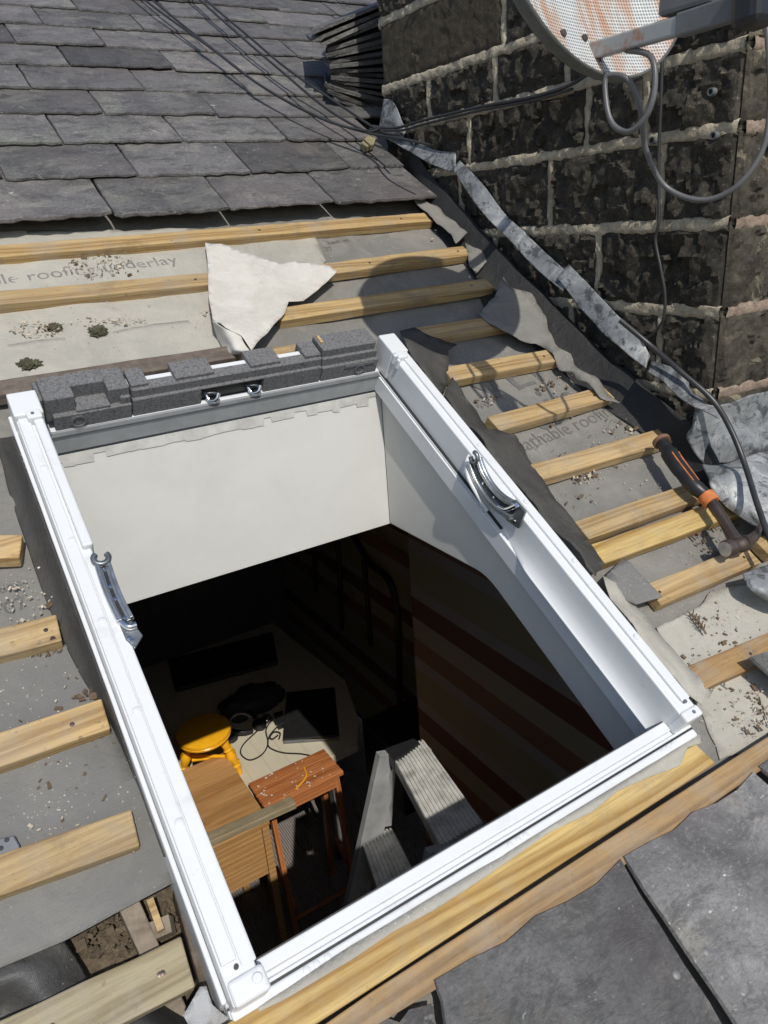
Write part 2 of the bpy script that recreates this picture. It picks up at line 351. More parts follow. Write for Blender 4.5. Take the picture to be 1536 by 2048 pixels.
class MB:
    def __init__(s): s.v = []; s.f = []
    def add(s, v, f):
        b = len(s.v); s.v += [Vector(x) for x in v]; s.f += [[i + b for i in q] for q in f]; return s
    def box8(s, p): return s.add(p, [(0, 3, 2, 1), (4, 5, 6, 7), (0, 1, 5, 4), (1, 2, 6, 5), (2, 3, 7, 6), (3, 0, 4, 7)])
    def rbox(s, u0, u1, v0, v1, n0, n1): return s.box8([P(u, v, n) for n in (n0, n1) for u, v in ((u0, v0), (u1, v0), (u1, v1), (u0, v1))])
    def wbox(s, x0, x1, y0, y1, z0, z1): return s.box8([(x, y, z) for z in (z0, z1) for x, y in ((x0, y0), (x1, y0), (x1, y1), (x0, y1))])
    def prism(s, top, d):
        n = len(top); d = Vector(d); t = [Vector(x) for x in top]
        return s.add(t + [x + d for x in t], [list(range(n)), list(range(2 * n - 1, n - 1, -1))] + [(i, i + n, (i + 1) % n + n, (i + 1) % n) for i in range(n)])
    def bar(s, a, b, w, h, upv=(0, 0, 1)):
        a = Vector(a); b = Vector(b); d = (b - a).normalized(); sd_ = d.cross(Vector(upv)).normalized(); u = sd_.cross(d).normalized()
        sd_ *= w / 2; u *= h / 2
        return s.box8([a - sd_ - u, a + sd_ - u, b + sd_ - u, b - sd_ - u, a - sd_ + u, a + sd_ + u, b + sd_ + u, b - sd_ + u])
    def tube(s, pts, r, k=8, sub=6, caps=True):
        pts = [Vector(p) for p in pts]
        if sub > 1 and len(pts) > 2: pts = spline(pts, sub)
        n = len(pts); vs = []; prev = None
        for i, p in enumerate(pts):
            d = (pts[min(i + 1, n - 1)] - pts[max(i - 1, 0)]).normalized()
            if prev is None:
                a = d.cross(Vector((0, 0, 1)));
                if a.length < .1: a = d.cross(Vector((1, 0, 0)))
            else: a = prev - d * prev.dot(d)
            a.normalize(); prev = a; b = d.cross(a)
            rr = r[min(i * len(r) // n, len(r) - 1)] if isinstance(r, (list, tuple)) else r
            vs += [p + (a * math.cos(t) + b * math.sin(t)) * rr for t in (2 * math.pi * j / k for j in range(k))]
        fs = [(i * k + j, i * k + (j + 1) % k, (i + 1) * k + (j + 1) % k, (i + 1) * k + j) for i in range(n - 1) for j in range(k)]
        if caps: fs += [list(range(k))[::-1], [(n - 1) * k + j for j in range(k)]]
        return s.add(vs, fs)
    def lathe(s, base, axis, prof, k=20):
        base = Vector(base); ax = Vector(axis).normalized(); a = ax.cross(Vector((.3, .9, .2))).normalized(); b = ax.cross(a)
        vs = [base + ax * h + (a * math.cos(t) + b * math.sin(t)) * r for r, h in prof for t in (2 * math.pi * j / k for j in range(k))]
        n = len(prof)
        return s.add(vs, [(i * k + j, i * k + (j + 1) % k, (i + 1) * k + (j + 1) % k, (i + 1) * k + j) for i in range(n - 1) for j in range(k)] + [list(range(k))[::-1], [(n - 1) * k + j for j in range(k)]])
    def make(s, name, mat, parent=None, **kw): return mesh_obj(name, s.v, s.f, mat, parent, **kw)
def spline(p, sub):
    out = []
    for i in range(len(p) - 1):
        a = p[max(i - 1, 0)]; b = p[i]; c = p[i + 1]; d = p[min(i + 2, len(p) - 1)]
        for k in range(sub):
            t = k / sub
            out.append(.5 * ((2 * b) + (c - a) * t + (2 * a - 5 * b + 4 * c - d) * t * t + (3 * b - a - 3 * c + d) * t ** 3))
    out.append(p[-1]); return out
def patch(name, rows, mat, parent=None, sub=5, amp=.003, fs=14, thick=.0016, smooth=60, seed=0, rag=0):
    """rows of control points -> a smooth crumpled sheet"""
    rows = [spline([Vector(p) for p in r], sub) for r in rows]
    cols = [spline([r[i] for r in rows], sub) for i in range(len(rows[0]))]
    nc = len(cols); nr = len(cols[0]); off = Vector((seed * 3.7, seed * 1.3, 0)); vs = []
    for i in range(nc):
        for j in range(nr):
            p = cols[i][j]; k = fnoise(p + off, fs, 3)
            q = p + NV * amp * k
            if rag and (j in (0, nr - 1)): q = q + VV * rag * mnoise.noise((p + off) * 60)
            vs.append(q)
    fsx = [(i * nr + j, (i + 1) * nr + j, (i + 1) * nr + j + 1, i * nr + j + 1) for i in range(nc - 1) for j in range(nr - 1)]
    return mesh_obj(name, vs, fsx, mat, parent, smooth=smooth, thick=thick)
def sheet(name, poly, mat, parent=None, step=.025, amp=.003, fs=9, thick=.0014, seed=0, rag=.0, hole=None):
    """poly = [(px, py, n)] an outline of a thin sheet lying on or over the roof"""
    base = []
    for a, b in zip(poly, poly[1:] + poly[:1]):
        ua = Vector((*uvn(*a), a[2])); ub = Vector((*uvn(*b), b[2])); L = (ub - ua).length
        k = max(1, int(L / .012)) if rag else 1
        for i in range(k):
            q = ua.lerp(ub, i / k)
            if rag and i: q += Vector((mnoise.noise(q * 45 + Vector((seed, 0, 0))), mnoise.noise(q * 45 + Vector((0, seed, 9))), 0)) * rag
            base.append(q)
    key = [Vector((*uvn(*a), a[2])) for a in poly]
    bm = bmesh.new(); f = bm.faces.new([bm.verts.new((q.x, q.y, 0)) for q in base])
    xs = [q.x for q in base]; ys = [q.y for q in base]
    for ax, lo, hi in ((0, min(xs), max(xs)), (1, min(ys), max(ys))):
        k = math.ceil(lo / step) * step
        while k < hi:
            co = [0, 0, 0]; no = [0, 0, 0]; co[ax] = k; no[ax] = 1
            bmesh.ops.bisect_plane(bm, geom=bm.verts[:] + bm.edges[:] + bm.faces[:], plane_co=co, plane_no=no, dist=1e-5)
            k += step
    bmesh.ops.triangulate(bm, faces=[q for q in bm.faces if len(q.verts) > 4])
    vs = []; bm.verts.index_update()
    for v in bm.verts:
        ws = 0; n = 0
        for k in key:
            d = (k.x - v.co.x) ** 2 + (k.y - v.co.y) ** 2 + 1e-6; q = 1 / d ** 1.3; ws += q; n += q * k.z
        n = n / ws + amp * fnoise((v.co.x + seed * 5.1, v.co.y, seed), fs, 3)
        vs.append(P(v.co.x, v.co.y, n))
    fcs = [[v.index for v in f.verts] for f in bm.faces]; bm.free()
    return mesh_obj(name, vs, fcs, mat, parent, smooth=60, thick=thick)
def lettering(text, o, ex, ey, size, mat, parent, name='lettering'):
    cu = bpy.data.curves.new('t', 'FONT'); cu.body = text; cu.size = 1; cu.resolution_u = 3
    to = bpy.data.objects.new('t', cu); COL.objects.link(to)
    dg = bpy.context.evaluated_depsgraph_get(); me = bpy.data.meshes.new_from_object(to.evaluated_get(dg))
    vs = [Vector(o) + Vector(ex) * (v.co.x * size) + Vector(ey) * (v.co.y * size) for v in me.vertices]
    fs = [list(p.vertices) for p in me.polygons]
    bpy.data.objects.remove(to); bpy.data.curves.remove(cu); bpy.data.meshes.remove(me)
    return mesh_obj(name, vs, fs, mat, parent)

# ================================================================== SETTING
g = MB().add([(-150, -150, -3.2), (150, -150, -3.2), (150, 150, -3.2), (-150, 150, -3.2)], [(0, 1, 2, 3)]).make('ground', GROUND); setp(g, kind='structure')

# ---- underlay sheet of the roof slope (the roof itself)
def h_roof(u, v): return -.0868 + .0055 * fnoise((u, v, 0), 6, 4) + .003 * mnoise.noise(Vector((u * 3, v * 13, 2)))
HU0, HU1, HV0, HV1 = .118, .862, .092, 1.035
st = .02; vs = []; fs = []; idx = {}
nu = int((3.2 + 2.6) / st); nvv = int((5.2 + 1.2) / st)
def inhole(u, v):
    if HU0 < u < HU1 and HV0 < v < HV1: return True
    if u < .14 and v < .3: return u > -.45 or v < .0
    if u < .13 and v < .1: return True
    return False
for i in range(nu):
    for j in range(nvv):
        u = -2.6 + i * st; v = -1.2 + j * st
        if inhole(u + st / 2, v + st / 2): continue
        q = []
        for a, b in ((i, j), (i + 1, j), (i + 1, j + 1), (i, j + 1)):
            if (a, b) not in idx:
                uu = -2.6 + a * st; v2 = -1.2 + b * st
                idx[(a, b)] = len(vs); vs.append(P(uu, v2, h_roof(uu, v2)))
            q.append(idx[(a, b)])
        fs.append(q)
roof = mesh_obj('roof', vs, fs, MEMB, None, smooth=60, thick=.001); setp(roof, kind='structure')

sheet('underlay', [(-420, 470, -.08), (622, 455, -.08), (652, 522, -.079), (575, 600, -.079), (448, 712, -.078), (0, 775, -.078), (-420, 830, -.08)], PALE, roof, amp=.004, seed=1, step=.018)
sheet('underlay', [(-420, 640, -.077), (0, 690, -.077), (200, 668, -.077), (430, 632, -.077), (445, 712, -.077), (0, 782, -.077), (-420, 840, -.077)], PALE, roof, amp=.0075, fs=7, seed=5, step=.018)
sheet('underlay', [(-520, 1330, -.08), (0, 1290, -.081), (215, 1290, -.081), (238, 1480, -.08), (352, 1690, -.079), (346, 1766, -.078), (240, 1822, -.078), (125, 1884, -.078), (0, 1936, -.078), (-520, 2170, -.078)], MEMBL, roof, amp=.003, seed=2)
sheet('underlay', [(1312, 1256, -.08), (1400, 1212, -.079), (1425, 1180, -.079), (1470, 1172, -.079), (1580, 1165, -.08), (1640, 1420, -.08), (1500, 1500, -.08), (1440, 1520, -.08), (1400, 1420, -.08)], PALE, roof, amp=.003, seed=3, rag=.004)

# ---- slating
def slate(cor, mat, parent, th=.006, seed=0, name='slate', chip=.0065, axes=None):
    """cor = four roof corners (u,v,n): tail-left, tail-right, head-right, head-left"""
    rnd = random.Random(seed); a, b, c, d = (Vector(x) for x in cor); ol = []
    def edge(p, q, k, am, ends=0.0):
        for i in range(k):
            t = i / k; s = p.lerp(q, t); dd = (q - p).normalized(); out = Vector((dd.y, -dd.x, 0))
            s = s + out * (rnd.uniform(-am, am * .5) if i else -ends); ol.append(s)
    cut = .006 + rnd.random() * .012
    a2 = a + (d - a).normalized() * cut * rnd.random(); b2 = b + (c - b).normalized() * cut * rnd.random()
    ol.append(a2); edge(a + (b - a).normalized() * cut, b - (b - a).normalized() * cut * .7, 13, chip)
    edge(b2, c, 7, chip * .4); edge(c, d, 6, chip); edge(d, a2, 7, chip * .4)
    n = len(ol); top = [P(q.x, q.y, q.z + th) for q in ol]
    cen = sum((q for q in ol), Vector()) / n
    side = [P(*(q + (cen - q).normalized() * -.0016 + Vector((0, 0, th * .35)))) for q in ol]
    bot = [P(q.x, q.y, q.z) for q in ol]
    f = [list(range(n)), list(range(3 * n - 1, 2 * n - 1, -1))]
    for k in (0, n): f += [(k + i, k + n + i, k + n + (i + 1) % n, k + (i + 1) % n) for i in range(n)]
    return mesh_obj(name, top + side + bot, f, mat, parent)
BASE = -.058
courses = [ (1.655, [226, 461, 677], 430), (1.845, [10, 276, 502, 703], 355), (2.02, [130, 367, 575, 727], 292), (2.183, [216, 435, 614], 240),
            (2.345, [70, 293, 492, 640], 187), (2.503, [148, 348, 531], 142), (2.665, [215, 403, 567], 98), (2.82, [96, 284, 463, 610], 60), (2.975, [159, 330, 500, 640], 22) ]
sd_ = 0
for ci in range(15):
    if ci < len(courses):
        v, js, yy = courses[ci]; us = [uvn(x, yy + (x - 300) * -.03, -.042)[0] for x in js]
    else:
        v = 2.975 + .157 * (ci - 8); us = [.2 + .15 * (ci % 2), .5 + .15 * (ci % 2)]
    rr = random.Random(ci * 7 + 1)
    while us[0] > -.9: us.insert(0, us[0] - rr.choice((.27, .3, .32, .35)))
    end = 1.405 if v < 2.06 else (1.44 if v < 2.1 else 2.4)
    while us[-1] < end - .36: us.append(us[-1] + rr.choice((.27, .3, .31)))
    if end - us[-1] < .06: us[-1] = end
    else: us.append(end)
    for a, b in zip(us[:-1], us[1:]):
        sd_ += 1; j = rr.uniform(-.006, .006); g_ = .0032; lift = rr.uniform(0, .0045)
        t0 = BASE + .016 + lift; hd = BASE + .001; ln = .34
        sk = rr.uniform(-.004, .004)
        slate([(a + g_, v + j, t0), (b - g_, v + j + sk, t0 + rr.uniform(-.001, .003)), (b - g_, v + ln, hd), (a + g_, v + ln, hd)], SLATE, roof, seed=sd_, th=rr.uniform(.006, .009))
# lower courses, whose heads show below the window
def slq(pts, n_h, n_t, seed, mat=SLATE2):
    q = [Vector((*uvn(x, y, n), n)) for (x, y), n in zip(pts, (n_t, n_t, n_h, n_h))]
    slate(q, mat, roof, seed=seed, th=.0085, chip=.009)
slq([(960, 2330), (1570, 2270), (1236, 1722), (866, 1962)], -.058, -.05, 501)
slq([(1600, 2260), (1990, 1980), (1500, 1548), (1243, 1716)], -.0575, -.05, 502)
slq([(1990, 1960), (2300, 1760), (1760, 1385), (1512, 1536)], -.058, -.05, 503)
slq([(300, 2500), (930, 2310), (862, 2010), (720, 2052)], -.066, -.055, 504)
# flat headed clout nails in the lower slates
for q in [(1412, 1904), (1352, 1950)]:
    MB().lathe(on(*q, -.0475), NV, [(.0001, -.004), (.0055, -.004), (.0055, .0015), (.004, .0026), (.0001,    .003)], 12).make('nail', m_plain('dull_nail', (.22, .22, .215), .6, .4), roof, smooth=40)

# ---- battens
def batten(a, b, mat=BATTEN, wd=.046, th=.025, ntop=-.058, nails=(), skew=0, name='batten', hd=None):
    ua = Vector(uvn(*a, ntop)); ub = Vector(uvn(*b, ntop)); L = (ub - ua).length; d = (ub - ua) / L; s = Vector((d.y, -d.x))
    k = max(4, int(L / .05)); vs = []
    for i in range(k + 1):
        p = ua + d * (L * i / k); rng = random.Random(int(p.x * 9e4) + i)
        e = (0 if i < k else skew)
        for (o, n) in ((0, ntop), (wd, ntop), (wd, ntop - th), (0, ntop - th)):
            q = p + s * (o + rng.uniform(-.0008, .0008)) + d * (e * o / wd)
            vs.append(P(q.x, q.y, n + rng.uniform(-.0006, .0006)))
    fs = [(i * 4 + j, i * 4 + (j + 1) % 4, (i + 1) * 4 + (j + 1) % 4, (i + 1) * 4 + j) for i in range(k) for j in range(4)] + [(3, 2, 1, 0), (k * 4, k * 4 + 1, k * 4 + 2, k * 4 + 3)]
    o = mesh_obj(name, vs, fs, mat, roof, bevel=.0022)
    for t in nails:
        p = ua + d * (L * t) + s * (wd * .5)
        MB().lathe(P(p.x, p.y, ntop - .002), NV, [(.0001, 0), (.0032, 0), (.0032, .0028), (.0001, .0032)], 10).make('nail', RUSTY, o)
    return o
batten((-300, 512), (850, 425), nails=(.62, .93))
batten((-300, 608), (413, 545), nails=(.95,))
batten((610, 531), (926, 491), nails=(.35, .93))
batten((545, 617), (970, 556), nails=(.9,))
batten((815, 657), (1000, 630))
batten((885, 735), (1108, 696), nails=(.85,), skew=-.01)
batten((975, 833), (1205, 771), nails=(.86,))
batten((1060, 928), (1335, 853), nails=(.95,))
batten((1150, 1043), (1388, 962), nails=(.9,), skew=.01)
batten((1180, 1089), (1460, 992), NEWPINE, nails=(.93,))
batten((1290, 1170), (1490, 1090), nails=(.06, .9)); batten((1508, 1078), (1640, 1020))
batten((1375, 1332), (1700, 1195), OLDPINE, nails=(.3,))
batten((-300, 1075), (45, 1068))
batten((-300, 1325), (112, 1228), nails=(.93,))
batten((-300, 1560), (203, 1397), nails=(.85,))
batten((-300, 1812), (262, 1617))
batten((-300, 2180), (362, 1872), GREYPINE, wd=.054, ntop=-.05, nails=(.9, .91, .55))
batten((-300, 805), (462, 690), BROWNPAINT, wd=.04, ntop=-.05)
batten((395, 718), (690, 672), wd=.03, ntop=-.062)
# extra stub by the left upstand with rusty nail standing out
MB().tube([on(103, 1272, -.07), on(103, 1272, -.07) + NV * .012 - VV * .014], .0042, 8, 1).make('nail', RUSTY, roof)

# ---- timbers below the window
def slab(name, px, ntop, th, mat, parent=None, bevel=.002):
    top = [on(x, y, ntop) for x, y in px]
    return MB().prism(top, -NV * th).make(name, mat, parent, bevel=bevel)
slab('timber', [(330, 2180), (300, 2150), (510, 2010), (880, 1785), (1200, 1580), (1392, 1488), (1432, 1526), (1180, 1690), (740, 1978), (520, 2120)], -.046, .03, NEWPINE, roof)
slab('timber', [(560, 2110), (742, 1984), (1000, 1818), (1300, 1624), (1436, 1536), (1760, 1330), (1790, 1372), (1520, 1542), (1235, 1740), (870, 1980), (640, 2120)], -.053, .028, OLDPINE, roof)

# ================================================================== ROOM UNDER THE ROOF
ZCEIL = ZC - .68
XL, XR, XR2, YB, YF = -1.6, 1.36, 1.78, 4.45, -.9
RU = .852; RUL = .128
NF = -.116; NS = -.205                                   # under the frame / underside of the sloping ceiling
yk = (0 - (NS + 0)) * 0
VTOPC = None
# y at which the sloping ceiling reaches the flat one
def z_on(n, v): return P(0, v, n).z
v_flat = (ZCEIL - P(0, 0, NS).z) / VV.z; y_flat = P(0, v_flat, NS).y
vh = 1.012; HY = P(0, vh, NF).y                          # head reveal plane
PB = P(0, .085, NF); PB2 = P(0, .075, NS)
def wall(name, vs, fs, mat): o = mesh_obj(name, vs, fs, mat); setp(o, kind='structure'); return o
o = MB().wbox(XL - .1, XR2 + .1, YF - .1, YB + .1, -.1, 0).make('floor', CARPET); setp(o, kind='structure')
# reveals (plaster linings of the opening)
m = MB(); k = 14
zt = P(0, vh, NF).z
gx = [RUL + (RU - RUL) * i / k for i in range(k + 1)]
m.add([(x, HY, z) for z in (ZCEIL, zt - .002) for x in gx] + [(x, HY + .03, z) for z in (ZCEIL, zt - .002) for x in gx],
      [(i, i + 1, i + k + 2, i + k + 1) for i in range(k)] + [(2 * k + 2 + i, 3 * k + 3 + i, 3 * k + 4 + i, 2 * k + 3 + i) for i in range(k)] + [(i, i + 2 * k + 2, i + 2 * k + 3, i + 1) for i in range(k)])
o = m.make('head_reveal', PLASTER); setp(o, kind='structure')
rg = random.Random(4); ed = []; x = RUL + .012
while x < RU - .012:
    ed.append((x, zt - .004 - rg.choice((.006, .012, .017, .02)) * (1 if x < .7 else 1.4)))
    x2 = x + rg.uniform(.012, .05); ed.append((min(x2, RU - .01), ed[-1][1] + rg.uniform(-.002, .002))); x = x2 + .002
pl_ = [(RUL + .012, HY - .002, zt - .0025)] + [(a_, HY - .002, b_) for a_, b_ in ed] + [(RU - .008, HY - .002, zt - .0025)]
o = MB().prism(pl_, (0, .0015, 0)).make('bare_plaster', m_plain('bare_grey_plaster', (.5, .49, .46), .9, 0, 60, .002, .2)); setp(o, kind='structure')
def reveal(x, x2):
    arc = []
    a0 = (HY, zt - .002); a1 = (HY, ZCEIL)
    for t in (0, .25, .5, .75, 1):                        # rounded turn from flat to sloping ceiling
        q = Vector((y_flat + .035, ZCEIL)).lerp(Vector((y_flat, ZCEIL)), t).lerp(Vector((y_flat, ZCEIL)).lerp(Vector((P(0, v_flat - .04, NS).y, P(0, v_flat - .04, NS).z)), t), t)
        arc.append((q.x, q.y))
    pl = [a0, a1] + arc + [(PB2.y, PB2.z), (PB.y, PB.z)]
    return MB().prism([(x, y, z) for y, z in pl], (x2 - x, 0, 0))
o = reveal(RU, RU + .03).make('side_reveal', PLASTER, bevel=.003); setp(o, kind='structure')
o = reveal(RUL - .03, RUL).make('side_reveal', PLASTER); setp(o, kind='structure')
o = MB().prism([(RUL, PB.y, PB.z), (RU, PB.y, PB.z), (RU, PB2.y, PB2.z), (RUL, PB2.y, PB2.z)], -VV * .03).make('sill_reveal', PLASTER); setp(o, kind='structure')
# ceilings round the opening
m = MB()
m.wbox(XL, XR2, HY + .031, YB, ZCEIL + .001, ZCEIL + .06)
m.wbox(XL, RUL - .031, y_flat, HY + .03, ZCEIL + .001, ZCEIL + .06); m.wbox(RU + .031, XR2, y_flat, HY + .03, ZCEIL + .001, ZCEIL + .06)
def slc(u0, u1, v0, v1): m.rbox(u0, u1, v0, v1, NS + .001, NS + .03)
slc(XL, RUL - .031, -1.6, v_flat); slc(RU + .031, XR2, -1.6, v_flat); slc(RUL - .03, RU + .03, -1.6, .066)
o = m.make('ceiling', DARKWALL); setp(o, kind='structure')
YE = 2.12
def zroof(y, n=-.115): return P(0, (y - P(0, 0, n).y) / CP, n).z
def yroof(z, n=-.115): return P(0, (z - P(0, 0, n).z) / SP, n).y
def raked(x0, x1, y1): return MB().prism([(x0, y, z) for y, z in ((YF, 0), (y1, 0), (y1, ZCEIL + .03), (yroof(ZCEIL + .03), ZCEIL + .03), (YF, zroof(YF)))], (x1 - x0, 0, 0))
o = raked(XR, XR + .3, YE).make('striped_wall', STRIPES); setp(o, kind='structure')
o = MB().wbox(XR2, XR2 + .1, YE + .001, YB, .06, ZCEIL).make('alcove_wall', STRIPES); setp(o, kind='structure')
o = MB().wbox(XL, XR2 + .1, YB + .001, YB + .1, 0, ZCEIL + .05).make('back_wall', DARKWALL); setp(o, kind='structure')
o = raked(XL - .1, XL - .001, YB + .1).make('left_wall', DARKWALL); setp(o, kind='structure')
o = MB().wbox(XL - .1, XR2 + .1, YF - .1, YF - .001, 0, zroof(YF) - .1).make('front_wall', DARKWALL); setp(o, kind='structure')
# masonry of the house outside, below the eaves and at the gable
o = MB().wbox(-2.7, 2.4, -1.15, -1.05, -3.19, zroof(-1.15) - .02).make('house_wall', STONE); setp(o, kind='structure')

# ================================================================== ROOF WINDOW FRAME
wf = thing('roof_window_frame', 'white roof window frame without its sash set into the stripped roof', 'window frame', P(.49, .56, -.08))
# left side member, stepped profile
m = MB(); m.rbox(.102, .1385, .075, 1.05, -.114, -.008); m.rbox(.095, .1015, .085, 1.045, -.114, -.034)
left = m.make('side_member', WHITE, wf, bevel=.0025)
MB().rbox(.1045, .1225, .115, 1.0, -.009, -.0025).make('step', WHITE, left, bevel=.0018)
MB().rbox(.1265, .1425, .705, 1.0, -.04, .003).make('sash_rail', WHITE, left, bevel=.004, seg=3)
MB().rbox(.124, .1415, .105, .69, -.03, -.0055).make('sash_rail', WHITE, left, bevel=.0025)
m = MB(); m.rbox(.1, .1465, 1.0, 1.058, -.07, .0045); m.rbox(.118, .142, .985, 1.004, -.01, .009)
m.make('corner_cap', WHITE, left, bevel=.003)
m = MB(); m.rbox(.1035, .145, .0725, .1, -.05, -.0035); m.make('corner_cap', WHITE, left, bevel=.005, seg=3)
for v in (.88, .725, .575, .43, .275):
    MB().lathe(P(.1165, v, -.004), NV, [(.0001, 0), (.0058, 0), (.0058, .0022), (.0044, .0034), (.0001, .0036)], 16).make('plug', WHITE, left, smooth=40)
MB().lathe(P(.134, .088, -.0045), NV, [(.0001, 0), (.006, 0), (.006, .0022), (.0046, .0036), (.0001, .0038)], 16).make('plug', WHITE, left, smooth=40)
MB().lathe(P(.1185, .108, -.006), NV, [(.0001, 0), (.0028, 0), (.0028, .0042), (.0001, .0042)], 10).make('screw_hole', GASKET, left)
MB().lathe(P(.128, .995, .0085), NV, [(.0001, 0), (.0034, 0), (.003, .0015), (.0001, .0015)], 10).make('screw', ZINC, left)
for v in (.925, .94, .955): MB().rbox(.0938, .0952, v - .0015, v + .0015, -.1, -.04).make('rib', WHITE, left)
# right side member
m = MB(); m.rbox(.8455, .882, .095, 1.05, -.114, -.006); m.rbox(.8825, .8885, .1, 1.045, -.114, -.034)
right = m.make('side_member', WHITE, wf, bevel=.0025)
MB().rbox(.862, .8805, .115, 1.0, -.007, -.0005).make('step', WHITE, right, bevel=.002)
# sash stop with dark seal running down the inside of the upper half
MB().rbox(.8395, .846, .545, 1.02, -.0735, -.07).make('stop_bead', WHITE, right, bevel=.0008)
MB().rbox(.8405, .8464, .545, 1.019, -.0698, -.0662).make('seal', GASKET, right)
MB().rbox(.836, .846, .1, 1.018, -.1135, -.0742).make('lining', WHITE, right, bevel=.0012)
# lower half: hollow face running out to a bright ledge
m = MB(); N_ = 26
prof = [(0, .8452, -.008), (.0, .8440, -.03), (.0, .8405, -.052), (0, .833, -.068), (0, .828, -.0715), (0, .828, -.0738), (0, .8458, -.0742)]
rows = []
for i in range(N_ + 1):
    t = i / N_; v = .53 - t * .425; g_ = min(1, t * 5)
    rows.append([P(.8458 - (.8458 - u) * g_, v, n) for _, u, n in prof])
kk = len(prof)
m.add([p for r_ in rows for p in r_], [(i * kk + j, (i + 1) * kk + j, (i + 1) * kk + j + 1, i * kk + j + 1) for i in range(N_) for j in range(kk - 1)])
m.make('sash_ledge', WHITE, right, smooth=50)
m = MB(); m.rbox(.8425, .884, .995, 1.058, -.07, .003); m.rbox(.846, .87, .974, .995, -.012, .006); m.rbox(.8405, .8475, .982, .992, -.02, .0045); m.rbox(.8405, .8475, .966, .976, -.02, .0045)
m.make('corner_cap', WHITE, right, bevel=.003)
MB().rbox(.845, .884, .085, .103, -.05, -.003).make('corner_cap', WHITE, right, bevel=.004, seg=3)
for v in (.7, .545, .4, .235):
    MB().lathe(P(.872, v, -.002), NV, [(.0001, 0), (.0055, 0), (.0055, .0028), (.0042, .004), (.0001, .0042)], 16).make('plug', WHITE, right, smooth=40)
for u, v, n in ((.866, .113, -.0015), (.868, .094, -.004)): MB().lathe(P(u, v, n), NV, [(.0001, 0), (.003, 0), (.003, .0022), (.0001, .0022)], 10).make('screw_hole', GREYP, right)
# bottom member with steps, seal and drip groove
m = MB(); m.rbox(.1, .884, .0695, .1085, -.078, -.05); m.rbox(.1, .884, .0695, .095, -.114, -.0782); bot = m.make('bottom_member', WHITE, wf, bevel=.002)
MB().rbox(.1452, .8448, .0925, .1088, -.051, -.044).make('inner_step', WHITE, bot, bevel=.0025, seg=3)
MB().rbox(.1465, .843, .1089, .1101, -.075, -.0445).make('seal', GASKET, bot)
m = MB(); nn = 6
pr = [P(0, .0922 - .0072 * i / nn, -.0475 - .0035 * math.sin(math.pi * i / nn)) for i in range(nn + 1)]
m.add([p + Vector((x, 0, 0)) for x in (.152, .842) for p in pr], [(i, i + 1, i + nn + 2, i + nn + 1) for i in range(nn)]); m.make('groove', WHITE, bot, smooth=60)
MB().rbox(.101, .884, .0812, .0853, -.051, -.0445).make('middle_step', WHITE, bot, bevel=.0012)
MB().rbox(.1, .885, .0786, .0811, -.051, -.047).make('seal', GASKET, bot)
MB().rbox(.1015, .884, .066, .0784, -.1, -.0445).make('outer_step', WHITE, bot, bevel=.003, seg=3)
for px, py in ((612, 1936), (632, 1925), (655, 1912), (1020, 1687), (1036, 1676), (1050, 1666), (1328, 1502), (1337, 1494), (1348, 1488)):
    u, v = uvn(px, py, -.043)
    MB().lathe(P(u, .0725, -.045), NV, [(.0001, 0), (.0045, 0), (.0045, .0012), (.0032, .0022), (.0001, .0024)], 14).make('plug', WHITE, bot, smooth=40)
# head member
m = MB(); m.rbox(.1, .884, 1.02, 1.0555, -.114, -.07); m.rbox(.298, .70, 1.046, 1.066, -.072, -.012)
head = m.make('head_member', WHITE, wf, bevel=.002)
MB().rbox(.139, .8455, 1.012, 1.0205, -.1135, -.0745).make('lining', m_plain('grey_lacquer', (.42, .435, .44), .4), head, bevel=.001)
MB().rbox(.139, .845, 1.0105, 1.0195, -.0742, -.071).make('seal', GREYP, head)
MB().rbox(.151, .84, 1.02, 1.0305, -.071, -.0655).make('ledge', WHITE, head)
# grey foam packing along the head
def U(px, n=-.03, py=780): return uvn(px, py, n)[0]
ua, ub, uc, ud = .152, .300, .693, .832
fb = (.07, -.018)
m = MB(); m.rbox(ub + .0012, uc - .0012, 1.0215, 1.0455, -.067, -.0265); m.rbox(ub + .0012, uc - .0012, 1.0285, 1.05, -.028, -.0085)
mid = m
for u0, u1 in ((ub + .0012, ub + .034), (.385, .46), (.535, .6), (.655, uc - .0012)): mid.rbox(u0, u1, 1.0345, 1.078, -.03, .006)
foam = None
f2 = MB()
def foamobj(mb, parent=wf): return mb.make('foam_block', EPS, parent, bevel=.0016, seg=1)
# cut the latch pocket out of the middle block by building it in pieces
m = MB(); LU0, LU1 = .432, .562
m.rbox(ub + .0012, LU0, 1.0215, 1.0455, -.067, -.0265); m.rbox(LU1, uc - .0012, 1.0215, 1.0455, -.067, -.0265)
m.rbox(LU0, LU1, 1.0215, 1.0455, -.0315, -.0265); m.rbox(ub + .0016, uc - .0016, 1.0275, 1.052, -.034, -.0085)
for u0, u1 in ((ub + .002, ub + .034), (.385, .46), (.535, .6), (.655, uc - .002)): m.rbox(u0, u1, 1.0335, 1.08, -.03, -.001)
fm = foamobj(m)
m = MB(); m.rbox(LU0 + .001, LU1 - .001, 1.033, 1.045, -.066, -.0318); lp = m.make('latch_pocket', BLACKP, wf)
for u in (LU0 + .012, LU1 - .03):
    MB().tube([P(u, 1.03, -.052), P(u + .004, 1.018, -.058), P(u + .014, 1.012, -.052), P(u + .02, 1.018, -.042)], .0042, 8, 5).make('hook', CHROME, lp, smooth=60)
    MB().tube([P(u - .006, 1.028, -.045), P(u + .012, 1.024, -.045), P(u + .024, 1.02, -.05)], .0026, 6, 4).make('lever', DARKZINC, lp, smooth=60)
